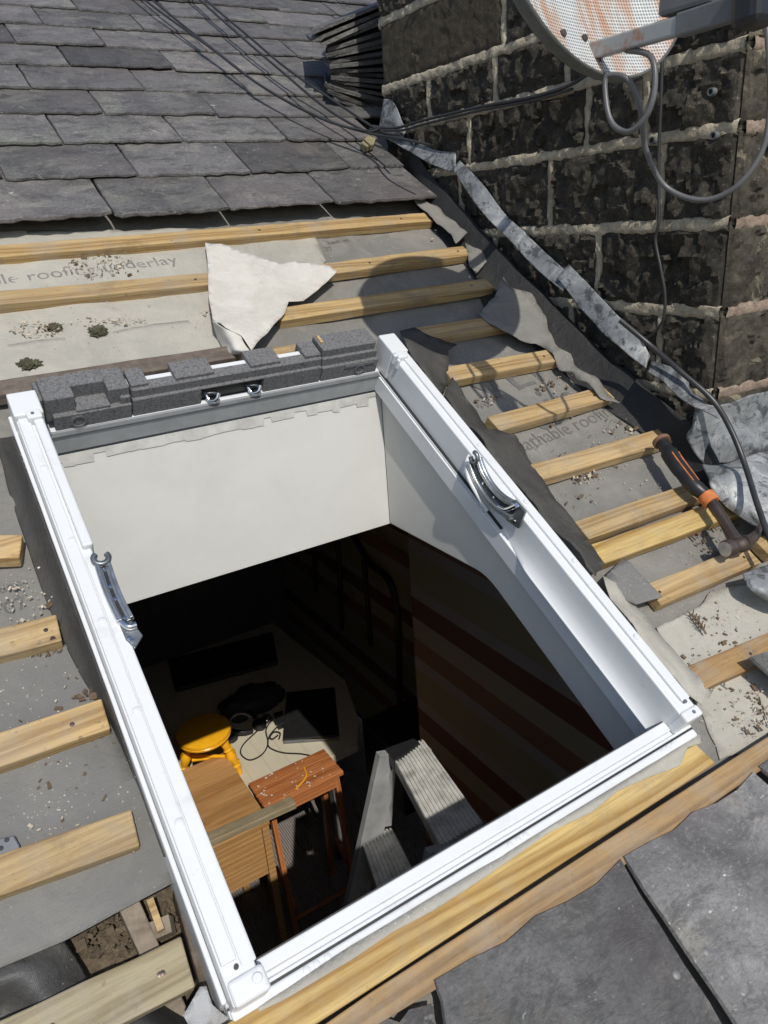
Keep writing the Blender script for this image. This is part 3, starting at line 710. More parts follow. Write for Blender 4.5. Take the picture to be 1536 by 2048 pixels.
# left end block
m = MB(); m.rbox(ua + .012, ub - .0012, 1.0205, 1.05, -.067, -.0335)
m.rbox(ua + .002, ua + .0515, 1.03, 1.09, -.05, .0)
m.rbox(ua + .0505, ua + .1098, 1.0225, 1.06, -.051, -.0275); m.rbox(ua + .0495, ua + .1108, 1.056, 1.091, -.052, .001)
m.rbox(ua + .109, ub - .002, 1.0305, 1.0895, -.053, -.0005); m.rbox(ua + .128, ub - .0018, 1.0245, 1.033, -.049, -.018)
m.rbox(ua - .006, ua + .0018, 1.04, 1.088, -.06, -.006)
fl = foamobj(m)
MB().lathe(P(ua + .052, 1.0208, -.052), -VV, [(.0001, -.004), (.0135, -.004), (.0135, .0022), (.010, .0022), (.0095, -.001), (.0001, -.001)], 20).make('plug', GREYP, fl, smooth=40)
# right end block
m = MB(); m.rbox(uc + .0012, ud, 1.0212, 1.05, -.067, -.0305); m.rbox(uc + .0016, ud - .004, 1.028, 1.075, -.04, -.012)
m.rbox(uc + .002, ud - .008, 1.034, 1.085, -.03, .006)
fr = foamobj(m)
MB().lathe(P(ud - .045, 1.0208, -.05), -VV, [(.0001, -.004), (.0125, -.004), (.0125, .0018), (.0095, .0018), (.009, -.002), (.0001, -.002)], 20).make('plug', GREYP, fr, smooth=40)
MB().rbox(ud - .085, ud - .012, 1.0195, 1.0214, -.04, -.0345).make('slot', GREYP, fr)
MB().rbox(uc + .006, uc + .012, 1.055, 1.0775, -.004, .0105).make('tab', BATTEN, fr)
# friction hinges
def hinge(mp, nrm, arc, wd, plate, ring):
    c = [mp(x, y) + nrm * .004 for x, y in arc]; cs = spline(c, 6)
    def rib(off, w, hh, dn, mat, nm, par):
        mb = MB(); vs = []
        for i, p in enumerate(cs):
            d = (cs[min(i + 1, len(cs) - 1)] - cs[max(i - 1, 0)]).normalized(); s = d.cross(nrm).normalized()
            for a, b in ((-w, -hh), (w, -hh), (w, hh), (-w, hh)): vs.append(p + s * (off + a) + nrm * (dn + b))
        k = len(cs); mb.add(vs, [(i * 4 + j, i * 4 + (j + 1) % 4, (i + 1) * 4 + (j + 1) % 4, (i + 1) * 4 + j) for i in range(k - 1) for j in range(4)] + [(3, 2, 1, 0), (k * 4 - 4, k * 4 - 3, k * 4 - 2, k * 4 - 1)])
        return mb.make(nm, mat, par, bevel=.0008)
    hb = rib(0, wd * .5, .003, 0, ZINC, 'hinge', wf)
    rib(-wd * .36, wd * .1, .003, .006, ZINC, 'rail', hb); rib(wd * .34, wd * .15, .005, .007, ZINC, 'rail', hb); rib(0, wd * .1, .001, .0042, GASKET, 'slot', hb)
    rib(wd * .26, wd * .012, .001, .0125, DARKZINC, 'groove', hb); rib(wd * .40, wd * .012, .001, .0125, DARKZINC, 'groove', hb)
    pl = [mp(x, y) + nrm * .007 for x, y in plate]
    MB().prism(pl, -nrm * .005).make('plate', DARKZINC, hb, bevel=.001)
    p = mp(*ring) + nrm * .012; a1 = VV; a2 = nrm.cross(VV).normalized()
    MB().tube([p + (a1 * math.cos(t) + a2 * math.sin(t)) * .0105 for t in [.6 + i * .42 for i in range(12)]], .0045, 8, 3).make('pivot', DARKZINC, hb, smooth=60)
    for k in (.12, .4, .66, .95):
        q = cs[int(k * (len(cs) - 1))] + nrm * .003
        MB().lathe(q, nrm, [(.0001, 0), (.0036, 0), (.003, .004), (.0001, .0045)], 10).make('rivet', CHROME, hb, smooth=40)
    for k in (.3, .7): MB().lathe(pl[-1].lerp(pl[-2], k).lerp(pl[1], .2), nrm, [(.0001, 0), (.0034, 0), (.003, .002), (.0001, .0024)], 10).make('rivet', CHROME, hb, smooth=40)
    ca = [q + nrm * .004 for q in pl]
    MB().tube([ca[0].lerp(ca[1], .2), ca[0].lerp(ca[2], .4), ca[1].lerp(ca[2], .4)], .0048, 8, 5).make('clip', CHROME, hb, smooth=60)
    return hb
hinge(lambda x, y: onx(x, y, .8425), Vector((-1, 0, 0)), [(955, 918), (966, 948), (985, 980), (1008, 1004), (1034, 1020)], .036, [(1000, 1012), (1034, 998), (1056, 1022), (1042, 1056), (1020, 1040)], (958, 912))
hinge(lambda x, y: on(x, y, -.012), NV, [(207, 1138), (219, 1175), (234, 1212), (252, 1248)], .024, [(238, 1252), (264, 1246), (286, 1276), (270, 1302), (252, 1286)], (203, 1126))
# white pocket lip around the right hinge
MB().tube([on(948, 898, -.01), on(934, 922, -.02), on(937, 955, -.03), on(955, 990, -.045), on(975, 1022, -.06)], .0042, 8, 6).make('hinge_pocket', WHITE, right, smooth=60)

# ================================================================== LOOSE MEMBRANE
def felt(name, poly, mat, label, cat='felt flap', **kw):
    o = sheet(name, poly, mat, None, **kw); return setp(o, label, cat)
N0 = -.083
felt('felt_flap', [(905, 752, -.045), (936, 800, -.05), (975, 858, -.055), (1030, 872, -.065), (1062, 925, -.06), (1100, 985, -.055), (1170, 1080, -.05), (1211, 1127, -.05), (1192, 1152, -.03), (1150, 1098, -.02), (1050, 985, -.02), (960, 870, -.02), (888, 790, -.025)], FELT, 'long dark felt flap turned up along right side of the white frame', seed=11, amp=.006, rag=.004)
felt('felt_flap', [(800, 662, -.05), (828, 655, -.045), (862, 672, -.05), (915, 688, -.055), (896, 700, -.06), (893, 775, -.07), (880, 790, -.05), (842, 735, -.02), (812, 690, -.03)], FELT, 'short dark felt flap behind the top right corner of the white frame', seed=12, amp=.006)
# dark upstand along left side: rows from roof to frame
rows = []
for (x, y), v in zip([(-60, 868), (-5, 905), (18, 985), (50, 1080), (92, 1200), (150, 1330), (205, 1420), (262, 1530), (345, 1690)], (1.0, .93, .85, .75, .65, .54, .46, .37, .26)):
    a = on(x, y, -.083); c = P(.0935, v, -.036 - .02 * (v < .4)); b = a.lerp(c, .55) - NV * .012
    rows.append([a, b, c])
o = patch('felt_flap', rows, FELT, None, sub=5, amp=.006, seed=3); setp(o, 'dark felt strip turned up along the left side of the white frame', 'felt flap')
felt('felt_flap', [(1206, 1152, -.03), (1222, 1162, -.045), (1262, 1208, -.06), (1305, 1258, -.06), (1370, 1330, -.055), (1424, 1385, -.06), (1405, 1412, -.05), (1330, 1335, -.03), (1255, 1240, -.02)], PALE, 'pale fleece strip along lower right side of the white frame', seed=13, amp=.006)
felt('felt_flap', [(1206, 1158, -.05), (1246, 1118, -.06), (1262, 1130, -.054), (1325, 1194, -.045), (1272, 1210, -.05), (1240, 1196, -.05)], MEMBL, 'small square grey membrane offcut over a batten end right of the frame', seed=14, amp=.004)
felt('felt_flap', [(470, 2046, -.05), (700, 1893, -.045), (1000, 1714, -.045), (1330, 1512, -.045), (1398, 1468, -.05), (1404, 1486, -.05), (1376, 1494, -.046), (1361, 1530, -.043), (1298, 1554, -.0425), (1236, 1582, -.0425), (1184, 1624, -.042), (1100, 1664, -.042), (1028, 1714, -.042), (955, 1764, -.0425), (866, 1822, -.0425), (788, 1862, -.043), (700, 1922, -.0435), (560, 2004, -.045)], PALE, 'creased pale membrane strip between bottom of the frame and yellow timber', seed=16, amp=.003, step=.012)
# big pale triangular flap
wp = thing('fleece_flap', 'large white triangular membrane flap folded over the battens above the frame', 'membrane flap', on(500, 590, -.06))
sheet('flap', [(410, 485, -.056), (455, 492, -.05), (545, 520, -.05), (602, 525, -.046), (660, 533, -.045), (674, 543, -.042), (645, 572, -.052), (606, 604, -.05), (577, 604, -.05), (570, 625, -.046), (540, 660, -.04), (503, 703, -.03), (482, 672, -.02), (450, 655, -.02), (425, 640, -.035), (417, 590, -.05), (415, 520, -.052)], WHITEF, wp, amp=.007, fs=12, seed=21, step=.015)
patch('curl', [[on(425, 641, -.034), on(448, 656, -.02), on(470, 666, -.018), on(482, 673, -.02)], [on(432, 668, -.066), on(452, 672, -.03), on(472, 680, -.02), on(490, 690, -.022)], [on(446, 700, -.07), on(458, 694, -.045), on(472, 700, -.028), on(502, 704, -.03)], [on(436, 716, -.07), on(450, 712, -.062), on(476, 708, -.045), on(503, 704, -.032)]], WHITEF, wp, sub=6, amp=.002)
# ragged flaps beside the chimney
felt('felt_flap', [(816, 392, -.05), (838, 390, -.045), (880, 415, -.04), (912, 445, -.035), (936, 464, -.03), (912, 486, -.045), (892, 462, -.05), (868, 442, -.05), (842, 418, -.055)], MEMB, 'grey membrane flap curling off the top batten end', seed=31, amp=.008, rag=.003)
felt('felt_flap', [(930, 486, -.06), (955, 470, -.05), (972, 500, -.045), (974, 522, -.05), (952, 548, -.06), (938, 530, -.065)], MEMB, 'small rounded membrane scrap beside the second batten end', seed=32, amp=.006, rag=.003)
felt('felt_flap', [(958, 626, -.05), (990, 592, -.045), (1000, 560, -.03), (1008, 552, -.025), (1022, 578, -.03), (1062, 590, -.03), (1092, 632, -.03), (1102, 670, -.03), (1142, 708, -.035), (1160, 742, -.04), (1188, 758, -.045), (1240, 806, -.05), (1200, 798, -.055), (1152, 762, -.06), (1120, 738, -.06), (1092, 696, -.055), (1040, 682, -.05), (1000, 660, -.05)], MEMB, 'long ragged grey membrane flap hanging between battens and chimney', seed=33, amp=.010, rag=.003)
# crumpled membrane over the wall head, lower left
o = patch('folded_membrane', [[on(x, y, n) for x, y, n in r] for r in (
    [(-80, 1965, -.085), (0, 1928, -.088), (70, 1902, -.095), (128, 1882, -.11)],
    [(-80, 2000, -.09), (0, 1960, -.075), (90, 1940, -.085), (165, 1935, -.13)],
    [(-80, 2040, -.08), (10, 2005, -.11), (100, 2000, -.075), (190, 1985, -.12)],
    [(-80, 2090, -.1), (20, 2060, -.12), (140, 2050, -.09), (260, 2050, -.12)],
    [(-80, 2160, -.1), (60, 2130, -.1), (200, 2120, -.11), (360, 2120, -.14)])], m_felt('shiny_dark_membrane', (.075, .075, .074), dz=.3, weave=True, rough=.45), None, sub=6, amp=.008, seed=8)
setp(o, 'dark crumpled membrane bunched up in the bottom left corner', 'membrane')
o = patch('folded_membrane', [[on(x, y, n) for x, y, n in r] for r in ([(150, 2010, -.12), (260, 1985, -.09), (330, 2005, -.12), (400, 2020, -.11)], [(160, 2070, -.1), (280, 2050, -.08), (370, 2060, -.1), (430, 2060, -.11)], [(180, 2140, -.1), (300, 2140, -.1), (420, 2130, -.1), (500, 2120, -.11)])], BLACKF, None, sub=5, amp=.006, seed=9)
setp(o, 'black felt fold below the greyed batten at the bottom edge', 'membrane')
o = sheet('mesh_scrap', [(400, 1974, -.06), (412, 1972, -.055), (425, 2010, -.06), (452, 2032, -.07), (470, 2046, -.08), (440, 2062, -.08), (385, 2062, -.07), (366, 2032, -.065)], m_felt('white_mesh_cloth', (.4, .41, .42), dust=(.3, .29, .27), weave=True), None, amp=.006, seed=41, step=.012)
setp(o, 'pale woven mesh scrap beside bottom left corner of the white frame', 'mesh scrap')

# ---- wall head exposed at lower left
m = MB(); N_ = 26; vs = []; rg = random.Random(5)
for i in range(N_ + 1):
    for j in range(N_ + 1):
        u = -.5 + .63 * i / N_; v = -.35 + .62 * j / N_
        vs.append(P(u, v, -.152 + .018 * fnoise((u, v, 3), 22, 4)))
mesh_obj('wall_head', vs, [(i * (N_ + 1) + j, (i + 1) * (N_ + 1) + j, (i + 1) * (N_ + 1) + j + 1, i * (N_ + 1) + j + 1) for i in range(N_) for j in range(N_)], RUBBLE, roof, smooth=60)
slab('rafter', [(236, 1815), (278, 1798), (330, 1915), (300, 1945), (286, 1925)], -.1, .1, RAFTER, roof)
slab('rafter', [(300, 1965), (345, 1950), (420, 2120), (360, 2120)], -.11, .09, RAFTER, roof)
slab('rafter', [(345, 1775), (362, 1780), (480, 2080), (430, 2080)], -.1, .12, m_wood('dark_rafter', (.08, .055, .035), (.05, .034, .02), axis=1, dirt=.5), roof)
MB().bar(on(300, 1800, -.095), on(322, 1862, -.09), .008, .007, NV).make('splinter', BATTEN, roof)
MB().bar(on(290, 1872, -.115), on(345, 1848, -.105), .02, .02, NV).make('splinter', RAFTER, roof)
# bits of mortar and slate lying on the wall head: uncountable
def scatter(name, spots, mat, seed, smin=.003, smax=.009, flat=.5):
    rg = random.Random(seed); mb = MB()
    for (x, y, rx, ry, n, cnt) in spots:
        for _ in range(cnt):
            a = rg.random() * 6.28; q = math.sqrt(rg.random())
            p = on(x + rx * q * math.cos(a), y + ry * q * math.sin(a), n); s = rg.uniform(smin, smax) * (1 if rg.random() < .8 else 1.8)
            M3 = Matrix.Rotation(rg.random() * 6.28, 3, NV) @ Matrix.Rotation(rg.uniform(-.5, .5), 3, 'X')
            e = [rg.uniform(.5, 1.4) for _ in range(3)]
            pts = [p + NV * s * flat * .4 + M3 @ Vector((sx * s * e[0] * rg.uniform(.7, 1), sy * s * e[1] * .6 * rg.uniform(.6, 1), sz * s * flat * e[2] * .6)) for sz in (-.5, .5) for sx, sy in ((-.5, -.5), (.5, -.5), (.5, .5), (-.5, .5))]
            mb.box8(pts)
    o = mb.make(name, mat); return setp(o, kind='stuff')
scatter('mortar_rubble', [(205, 1870, 50, 45, -.14, 130), (260, 1900, 40, 30, -.14, 60), (330, 1850, 25, 40, -.14, 50)], RUBBLE, 3, .003, .010, .7)
scatter('wood_chips', [(70, 658, 52, 16, -.072, 110), (190, 645, 70, 12, -.072, 60), (250, 640, 50, 8, -.072, 30), (190, 535, 60, 22, -.075, 70), (410, 625, 12, 8, -.072, 14), (232, 520, 40, 22, -.075, 40), (1160, 945, 28, 12, -.078, 30), (1180, 960, 30, 10, -.08, 14), (970, 800, 22, 10, -.08, 12), (1110, 760, 40, 50, -.08, 30), (1225, 880, 60, 30, -.08, 20), (1280, 950, 60, 40, -.08, 14), (1500, 1420, 40, 45, -.074, 60), (1530, 1400, 30, 40, -.074, 40), (1450, 1230, 60, 30, -.077, 20), (45, 1200, 50, 45, -.08, 40), (90, 1180, 60, 60, -.08, 16), (170, 1420, 120, 60, -.077, 14), (110, 1660, 70, 50, -.076, 16), (260, 1690, 20, 16, -.076, 10), (1020, 560, 90, 60, -.08, 30), (890, 470, 40, 12, -.08, 16)], CHIP, 4, .0015, .0055, .4)
scatter('roof_dust', [(1150, 900, 170, 190, -.082, 260), (1350, 1080, 120, 120, -.081, 200), (120, 1350, 130, 330, -.079, 260), (220, 620, 240, 90, -.073, 220), (760, 560, 200, 60, -.082, 120), (1460, 1350, 90, 160, -.076, 220)], CHIP, 8, .0007, .0024, .4)
scatter('twigs', [(1150, 870, 120, 150, -.081, 60), (150, 1400, 120, 250, -.078, 40), (1450, 1330, 90, 120, -.076, 50), (970, 800, 26, 14, -.08, 24), (1170, 955, 30, 12, -.079, 22), (1250, 850, 40, 35, -.079, 30), (1430, 1080, 40, 30, -.079, 30), (1465, 1050, 20, 20, -.079, 20), (200, 535, 80, 24, -.075, 50), (110, 655, 26, 8, -.073, 22), (70, 1300, 60, 14, -.078, 30), (1510, 1440, 40, 40, -.074, 30), (1425, 1240, 30, 25, -.077, 10), (1340, 1070, 90, 12, -.079, 30), (180, 1395, 40, 12, -.076, 20), (1120, 800, 60, 30, -.08, 22), (170, 1475, 40, 10, -.077, 16)], TWIG, 6, .002, .009, .25)
def clump(x, y, n, r, seed, label, mat=MOSS):
    bm = bmesh.new(); bmesh.ops.create_icosphere(bm, subdivisions=4, radius=1)
    vs = []; c = on(x, y, n)
    for v in bm.verts:
        k = 1 + .5 * fnoise(v.co + Vector((seed, 0, 0)), 1.6, 2) + .45 * fnoise(v.co + Vector((seed, 4, 0)), 5, 2)
        q = v.co * k; vs.append(c + UV_ * q.x * r + VV * q.y * r * .75 + NV * q.z * r * .42)
    fs = [[v.index for v in f.verts] for f in bm.faces]; bm.free()
    return setp(mesh_obj('moss_clump', vs, fs, mat), label, 'moss')
clump(196, 662, -.07, .017, 2, 'dark crumbly moss clump lying on the pale underlay')
clump(108, 656, -.073, .014, 8, 'brown moss clump among pale wood chips on the underlay')
clump(60, 730, -.077, .02, 13, 'flat olive moss patch beside the old brown batten')
# dried fern sprig on pale underlay
m = MB(); a = on(1382, 1228, -.072); b = on(1412, 1268, -.07); m.tube([a, a.lerp(b, .5) + NV * .004, b], .002, 6, 5)
for t in (.1, .3, .5, .7, .85):
    for s in (-1, 1): q = a.lerp(b, t); m.tube([q, q + (b - a) * -.22 + (b - a).cross(NV).normalized() * s * .008 + NV * .004], .0012, 5, 1)
setp(m.make('twig', TWIG, None, smooth=60), 'dark dried sprig lying on the pale underlay right of frame', 'twig')
# flat metal bracket at left edge
m = MB().prism([on(x, y, -.069) for x, y in ((-90, 1712), (-60, 1690), (28, 1670), (40, 1692), (36, 1704), (-40, 1734), (-85, 1740))], -NV * .003)
br = setp(m.make('metal_bracket', m_plain('grey_steel', (.2, .21, .22), .45, .6, 40, .0005, .2), None, bevel=.002), 'flat grey steel bracket with holes at the left edge of roof', 'bracket')
for x, y in ((14, 1680), (2, 1697)): MB().lathe(on(x, y, -.0695), NV, [(.0001, 0), (.003, 0), (.003, .0012), (.0001, .0013)], 12).make('hole', GASKET, br)
# ---- print on the underlay
eu = UV_; ev = VV
def word(text, a, b, n, hgt, mat):
    A = on(*a, n); B = on(*b, n); d = (B - A).normalized(); e = NV.cross(d).normalized()
    return A, d, e
def h_sheet(base, amp, seed): return lambda u, v: base + amp * fnoise((u + seed * 5.1, v, seed), 9, 3)
H1 = h_sheet(-.0795, .004, 1); H2 = h_sheet(-.0785, .003, 2); H3 = h_sheet(-.0797, .003, 3)
def fit(text, a, b, hf, mat, hscale=1.0):
    n = -.08; A = on(*a, n); B = on(*b, n); L = (B - A).length; d = (B - A).normalized(); e = NV.cross(d).normalized()
    o = lettering(text, A, d, e, 1, mat, roof); me = o.data
    xs = [v.co.dot(d) for v in me.vertices]; k = L / (max(xs) - min(xs)); c0 = WL[o.name]
    for v in me.vertices:
        w_ = v.co + c0 - A; q = A + d * w_.dot(d) * k + e * w_.dot(e) * k * hscale
        u_, v_ = q.x, (q - ORG).dot(VV); v.co = P(u_, v_, hf(u_, v_) + .0016) - c0
    return o
fit('breathable roofing underlay', (-190, 592), (356, 528), H1, PRINTP)
fit('breathable roofing', (1012, 915), (1240, 822), h_roof, PRINT)
fit('VENT', (975, 805), (1190, 716), h_roof, PRINT, .8)
fit('air', (1085, 858), (1180, 818), h_roof, PRINT, 1.0)
fit('pitch', (1446, 1377), (1466, 1338), H3, PRINT)
fit('into', (1418, 1397), (1430, 1374), H3, PRINT)
fit('batch no.', (658, 486), (700, 480), h_roof, PRINT); fit('07', (652, 499), (668, 497), h_roof, PRINT)
fit('07', (10, 1225), (55, 1208), h_roof, PRINT); fit('lation', (-20, 1190), (40, 1165), h_roof, PRINT)

# ================================================================== CHIMNEY
XW = 1.45; YN = .972; YFAR = 2.235
ch = thing('chimney', 'sooty stone chimney stack with proud sandy mortar rising through the roof', 'chimney', (1.9, 1.6, ZC - .8))
z0, z1 = ZC - .95, ZC + 1.25
MB().wbox(XW + .004, 2.3, YN + .004, YFAR - .004, z0, z1).make('core', MORTAR, ch)
def pointing(face, a0, a1, z, wd, mat, vert=False, z2=0, out=.012):
    """one raised ribbon of mortar along a bed (or up a perpend)"""
    L = (z2 - z) if vert else (a1 - a0); k = max(4, int(L / .009)); vs = []; prof = [(-.56, -.006), (-.48, .5), (-.36, .9), (-.12, 1.0), (.14, .97), (.38, .92), (.49, .5), (.56, -.006)]
    for i in range(k + 1):
        t = i / k; base = z + L * t if vert else a0 + L * t
        q0 = Vector((base * 1.0, z * 7.3 + a0, 1.7)); mid = .003 * mnoise.noise(q0 * 14); w1 = wd * (1 + .3 * mnoise.noise(q0 * 31) + .2 * mnoise.noise(q0 * 80)); w2 = wd * (1 + .3 * mnoise.noise(q0 * 27 + Vector((5, 0, 0))))
        for f, h in prof:
            off = mid + f * (w1 if f < 0 else w2)
            a = a0 + off if vert else base; zz = base if vert else z + off
            d = -.003 + (out + .003) * h + (.004 * fnoise((a, zz, 0), 45, 3) + .003 * mnoise.noise(Vector((a, zz, 1)) * 150) if h > 0 else 0)
            vs.append((XW - d, a, zz) if face == 'x' else (a, YN - d, zz))
    n = len(prof)
    return mesh_obj('mortar', vs, [(i * n + j, i * n + j + 1, (i + 1) * n + j + 1, (i + 1) * n + j) for i in range(k) for j in range(n - 1)], mat, ch, smooth=60)
def stone(face, a0, a1, z0, z1, mat, seed, rough=1.0):
    na = max(8, int((a1 - a0) / .0065)); nz = max(8, int((z1 - z0) / .0065)); vs = []; off = Vector((seed * 2.7, seed, -seed * 1.9))
    w_, h_ = a1 - a0, z1 - z0
    for i in range(na + 1):
        for j in range(nz + 1):
            s, t = i / na, j / nz; a = a0 + w_ * s; z = z0 + h_ * t
            e = min(s * w_, (1 - s) * w_, t * h_, (1 - t) * h_)
            k = min(1, e / .02); k = k * (2 - k); q = Vector((a, z, 0)) + off
            w2 = q + mnoise.noise_vector(q * 30) * .004; pt = mnoise.voronoi(w2 * 24)[1][0] / 24; rel = q - pt; s1 = mnoise.noise(pt * 171); s2 = mnoise.noise(pt * 171 + Vector((9, 4, 2))); s3 = mnoise.noise(pt * 133 + Vector((3, 8, 1)))
            d = .004 + k * (.007 + rough * (.008 * mnoise.noise(q * 8) + 0.85 * s1 * rel.x + 0.85 * s2 * rel.y + .010 * s3 + .0045 * fnoise(q, 60, 3)))
            if e <= 0: d = -.003
            vs.append((XW - max(d, -.003), a, z) if face == 'x' else (a, YN - max(d, -.003), z))
    fs = [(i * (nz + 1) + j, i * (nz + 1) + j + 1, (i + 1) * (nz + 1) + j + 1, (i + 1) * (nz + 1) + j) for i in range(na) for j in range(nz)]
    return mesh_obj('stone', vs, fs, mat, ch, smooth=30)
lv = [-.93, -.75, -.58, -.405, -.227, -.05, .125, .265, .388, .570, .75, .93, 1.1, 1.24]
rows_ = {2: [1.25], 3: [1.121, 1.4], 4: [1.315, 1.7], 5: [1.144, 1.482, 1.85], 6: [1.2, 1.364, 1.805], 7: [1.165, 1.43, 1.689, 1.989], 8: [1.3, 1.655], 9: [1.2, 1.5, 1.9], 10: [1.3, 1.8], 11: [1.2, 1.6, 2.0]}
sd = 100
for r_ in range(len(lv) - 1):
    zl, zh = ZC + lv[r_], ZC + lv[r_ + 1]
    ys = [YN + .001] + rows_.get(r_, [1.4, 1.8]) + [YFAR]
    pointing('x', YN + .002, YFAR, zl, .031, MORTAR, out=.011); pointing('y', XW + .002, 2.3, zl, .03, PINK, out=.009)
    for a, b in zip(ys[:-1], ys[1:]):
        sd += 1; smooth_one = (r_ == 8 and a > 1.6)
        stone('x', a + .004, b - .004, zl + .004, zh - .004, STONES if smooth_one else STONE, sd, .15 if smooth_one else 1.0)
        if a > YN + .1: pointing('x', a, a, zl + .012, .022, MORTAR, True, zh - .012, .009)
    xs = [XW - .004, 1.95 + .15 * (r_ % 2), 2.32]
    for a, b in zip(xs[:-1], xs[1:]):
        sd += 1; stone('y', a + .002, b - .004, zl + .004, zh - .004, STONEF, sd, .7)
# drill plugs
for x, y in ((1428, 184), (1433, 271), (1310, 281)):
    p = onx(x, y, XW - .024); MB().lathe(p, (-1, 0, 0), [(.0075, 0), (.0075, .012), (.005, .012), (.0048, .002), (.0001, .002)], 12).make('wall_plug', GREYP, ch, smooth=40)
# lead cover flashings stepped down the joint
def lead(top, botm, mat=LEAD, xt=1.426, xb=1.404, seed=0, amp=.004, sub=6):
    mid = [(onx(*a, xt).lerp(onx(*b, xb), .5) + Vector((-.001, 0, .001))) for a, b in zip(top, botm)]; amp *= .45
    return patch('lead_flashing', [[onx(*a, xt) for a in top], mid, [onx(*b, xb) for b in botm]], mat, ch, sub=sub, amp=amp, seed=seed, thick=.0028)
lead([(778, 268), (820, 280), (870, 300), (912, 306)], [(775, 278), (810, 298), (860, 328), (912, 346)], seed=1)
lead([(920, 322), (965, 368), (1010, 428), (1052, 466)], [(906, 338), (935, 385), (978, 440), (1034, 494)], seed=2)
lead([(1046, 464), (1080, 494), (1104, 516), (1142, 552)], [(1026, 488), (1052, 516), (1080, 545), (1126, 582)], seed=3)
lead([(1138, 530), (1180, 572), (1232, 628), (1270, 660), (1300, 712)], [(1114, 556), (1152, 605), (1200, 660), (1250, 704), (1292, 738)], seed=4, amp=.006)
lead([(1304, 722), (1340, 735), (1372, 748), (1380, 780), (1404, 800)], [(1296, 744), (1322, 760), (1352, 788), (1388, 812), (1438, 838)], seed=5, xt=1.40, xb=1.36, amp=.008)
lead([(768, 198), (785, 205), (800, 232), (812, 262)], [(758, 262), (768, 270), (790, 276), (806, 280)], seed=6, amp=.012)
# bossed lead apron at the foot of the front face
patch('lead_apron', [[on(1392, 800, .06), on(1440, 806, .07), on(1536, 782, .08), on(1640, 730, .085)], [on(1385, 850, .02), on(1440, 845, .03), on(1536, 830, .035), on(1640, 780, .04)], [on(1372, 880, -.02), on(1440, 885, .0), on(1536, 880, .0), on(1640, 830, .01)], [on(1410, 930, -.045), on(1462, 922, -.03), on(1536, 905, -.03), on(1640, 870, -.03)]], LEAD, ch, sub=7, amp=.014, fs=10, thick=.0028, seed=12)
patch('lead_apron', [[on(1408, 925, -.03), on(1462, 925, -.015), on(1536, 898, -.01), on(1640, 850, -.01)], [on(1418, 962, -.02), on(1470, 950, -.005), on(1536, 945, .005), on(1640, 900, .0)], [on(1428, 985, -.03), on(1480, 1000, -.015), on(1536, 1020, -.01), on(1640, 990, -.01)], [on(1470, 1025, -.04), on(1520, 1052, -.035), on(1570, 1080, -.035), on(1640, 1080, -.03)]], LEAD, ch, sub=7, amp=.010, fs=10, thick=.0028, seed=14)
patch('lead_apron', [[on(1482, 1150, -.04), on(1536, 1130, -.02), on(1640, 1100, -.02)], [on(1496, 1178, -.035), on(1540, 1180, -.02), on(1640, 1160, -.02)], [on(1540, 1205, -.04), on(1570, 1212, -.035), on(1640, 1210, -.035)]], m_lead('pale_lead'), ch, sub=7, amp=.006, thick=.0028, seed=15)
slq([(1640, 1440), (1760, 1390), (1640, 1270), (1496, 1318)], -.03, -.035, 510, SLATE)
# dark felt upstand between roof and wall
rowsA = [(805, 300), (818, 372), (850, 440), (905, 500), (950, 560), (985, 640), (1090, 712), (1190, 800), (1285, 868), (1360, 930), (1420, 1010), (1450, 1060)]
rowsB = [(815, 265), (838, 315), (885, 375), (955, 450), (1020, 520), (1090, 588), (1190, 690), (1285, 770), (1350, 822), (1400, 862), (1440, 930), (1480, 1010)]
rr_ = []
for a, b in zip(rowsA, rowsB):
    A = on(*a, -.082); B = onx(*b, XW - .035); rr_.append([A, A.lerp(B, .5) + NV * -.015, B])
o = patch('felt_upstand', rr_, BLACKF, None, sub=5, amp=.006, seed=17); setp(o, 'black felt upstand between the battens and the chimney foot', 'felt upstand')

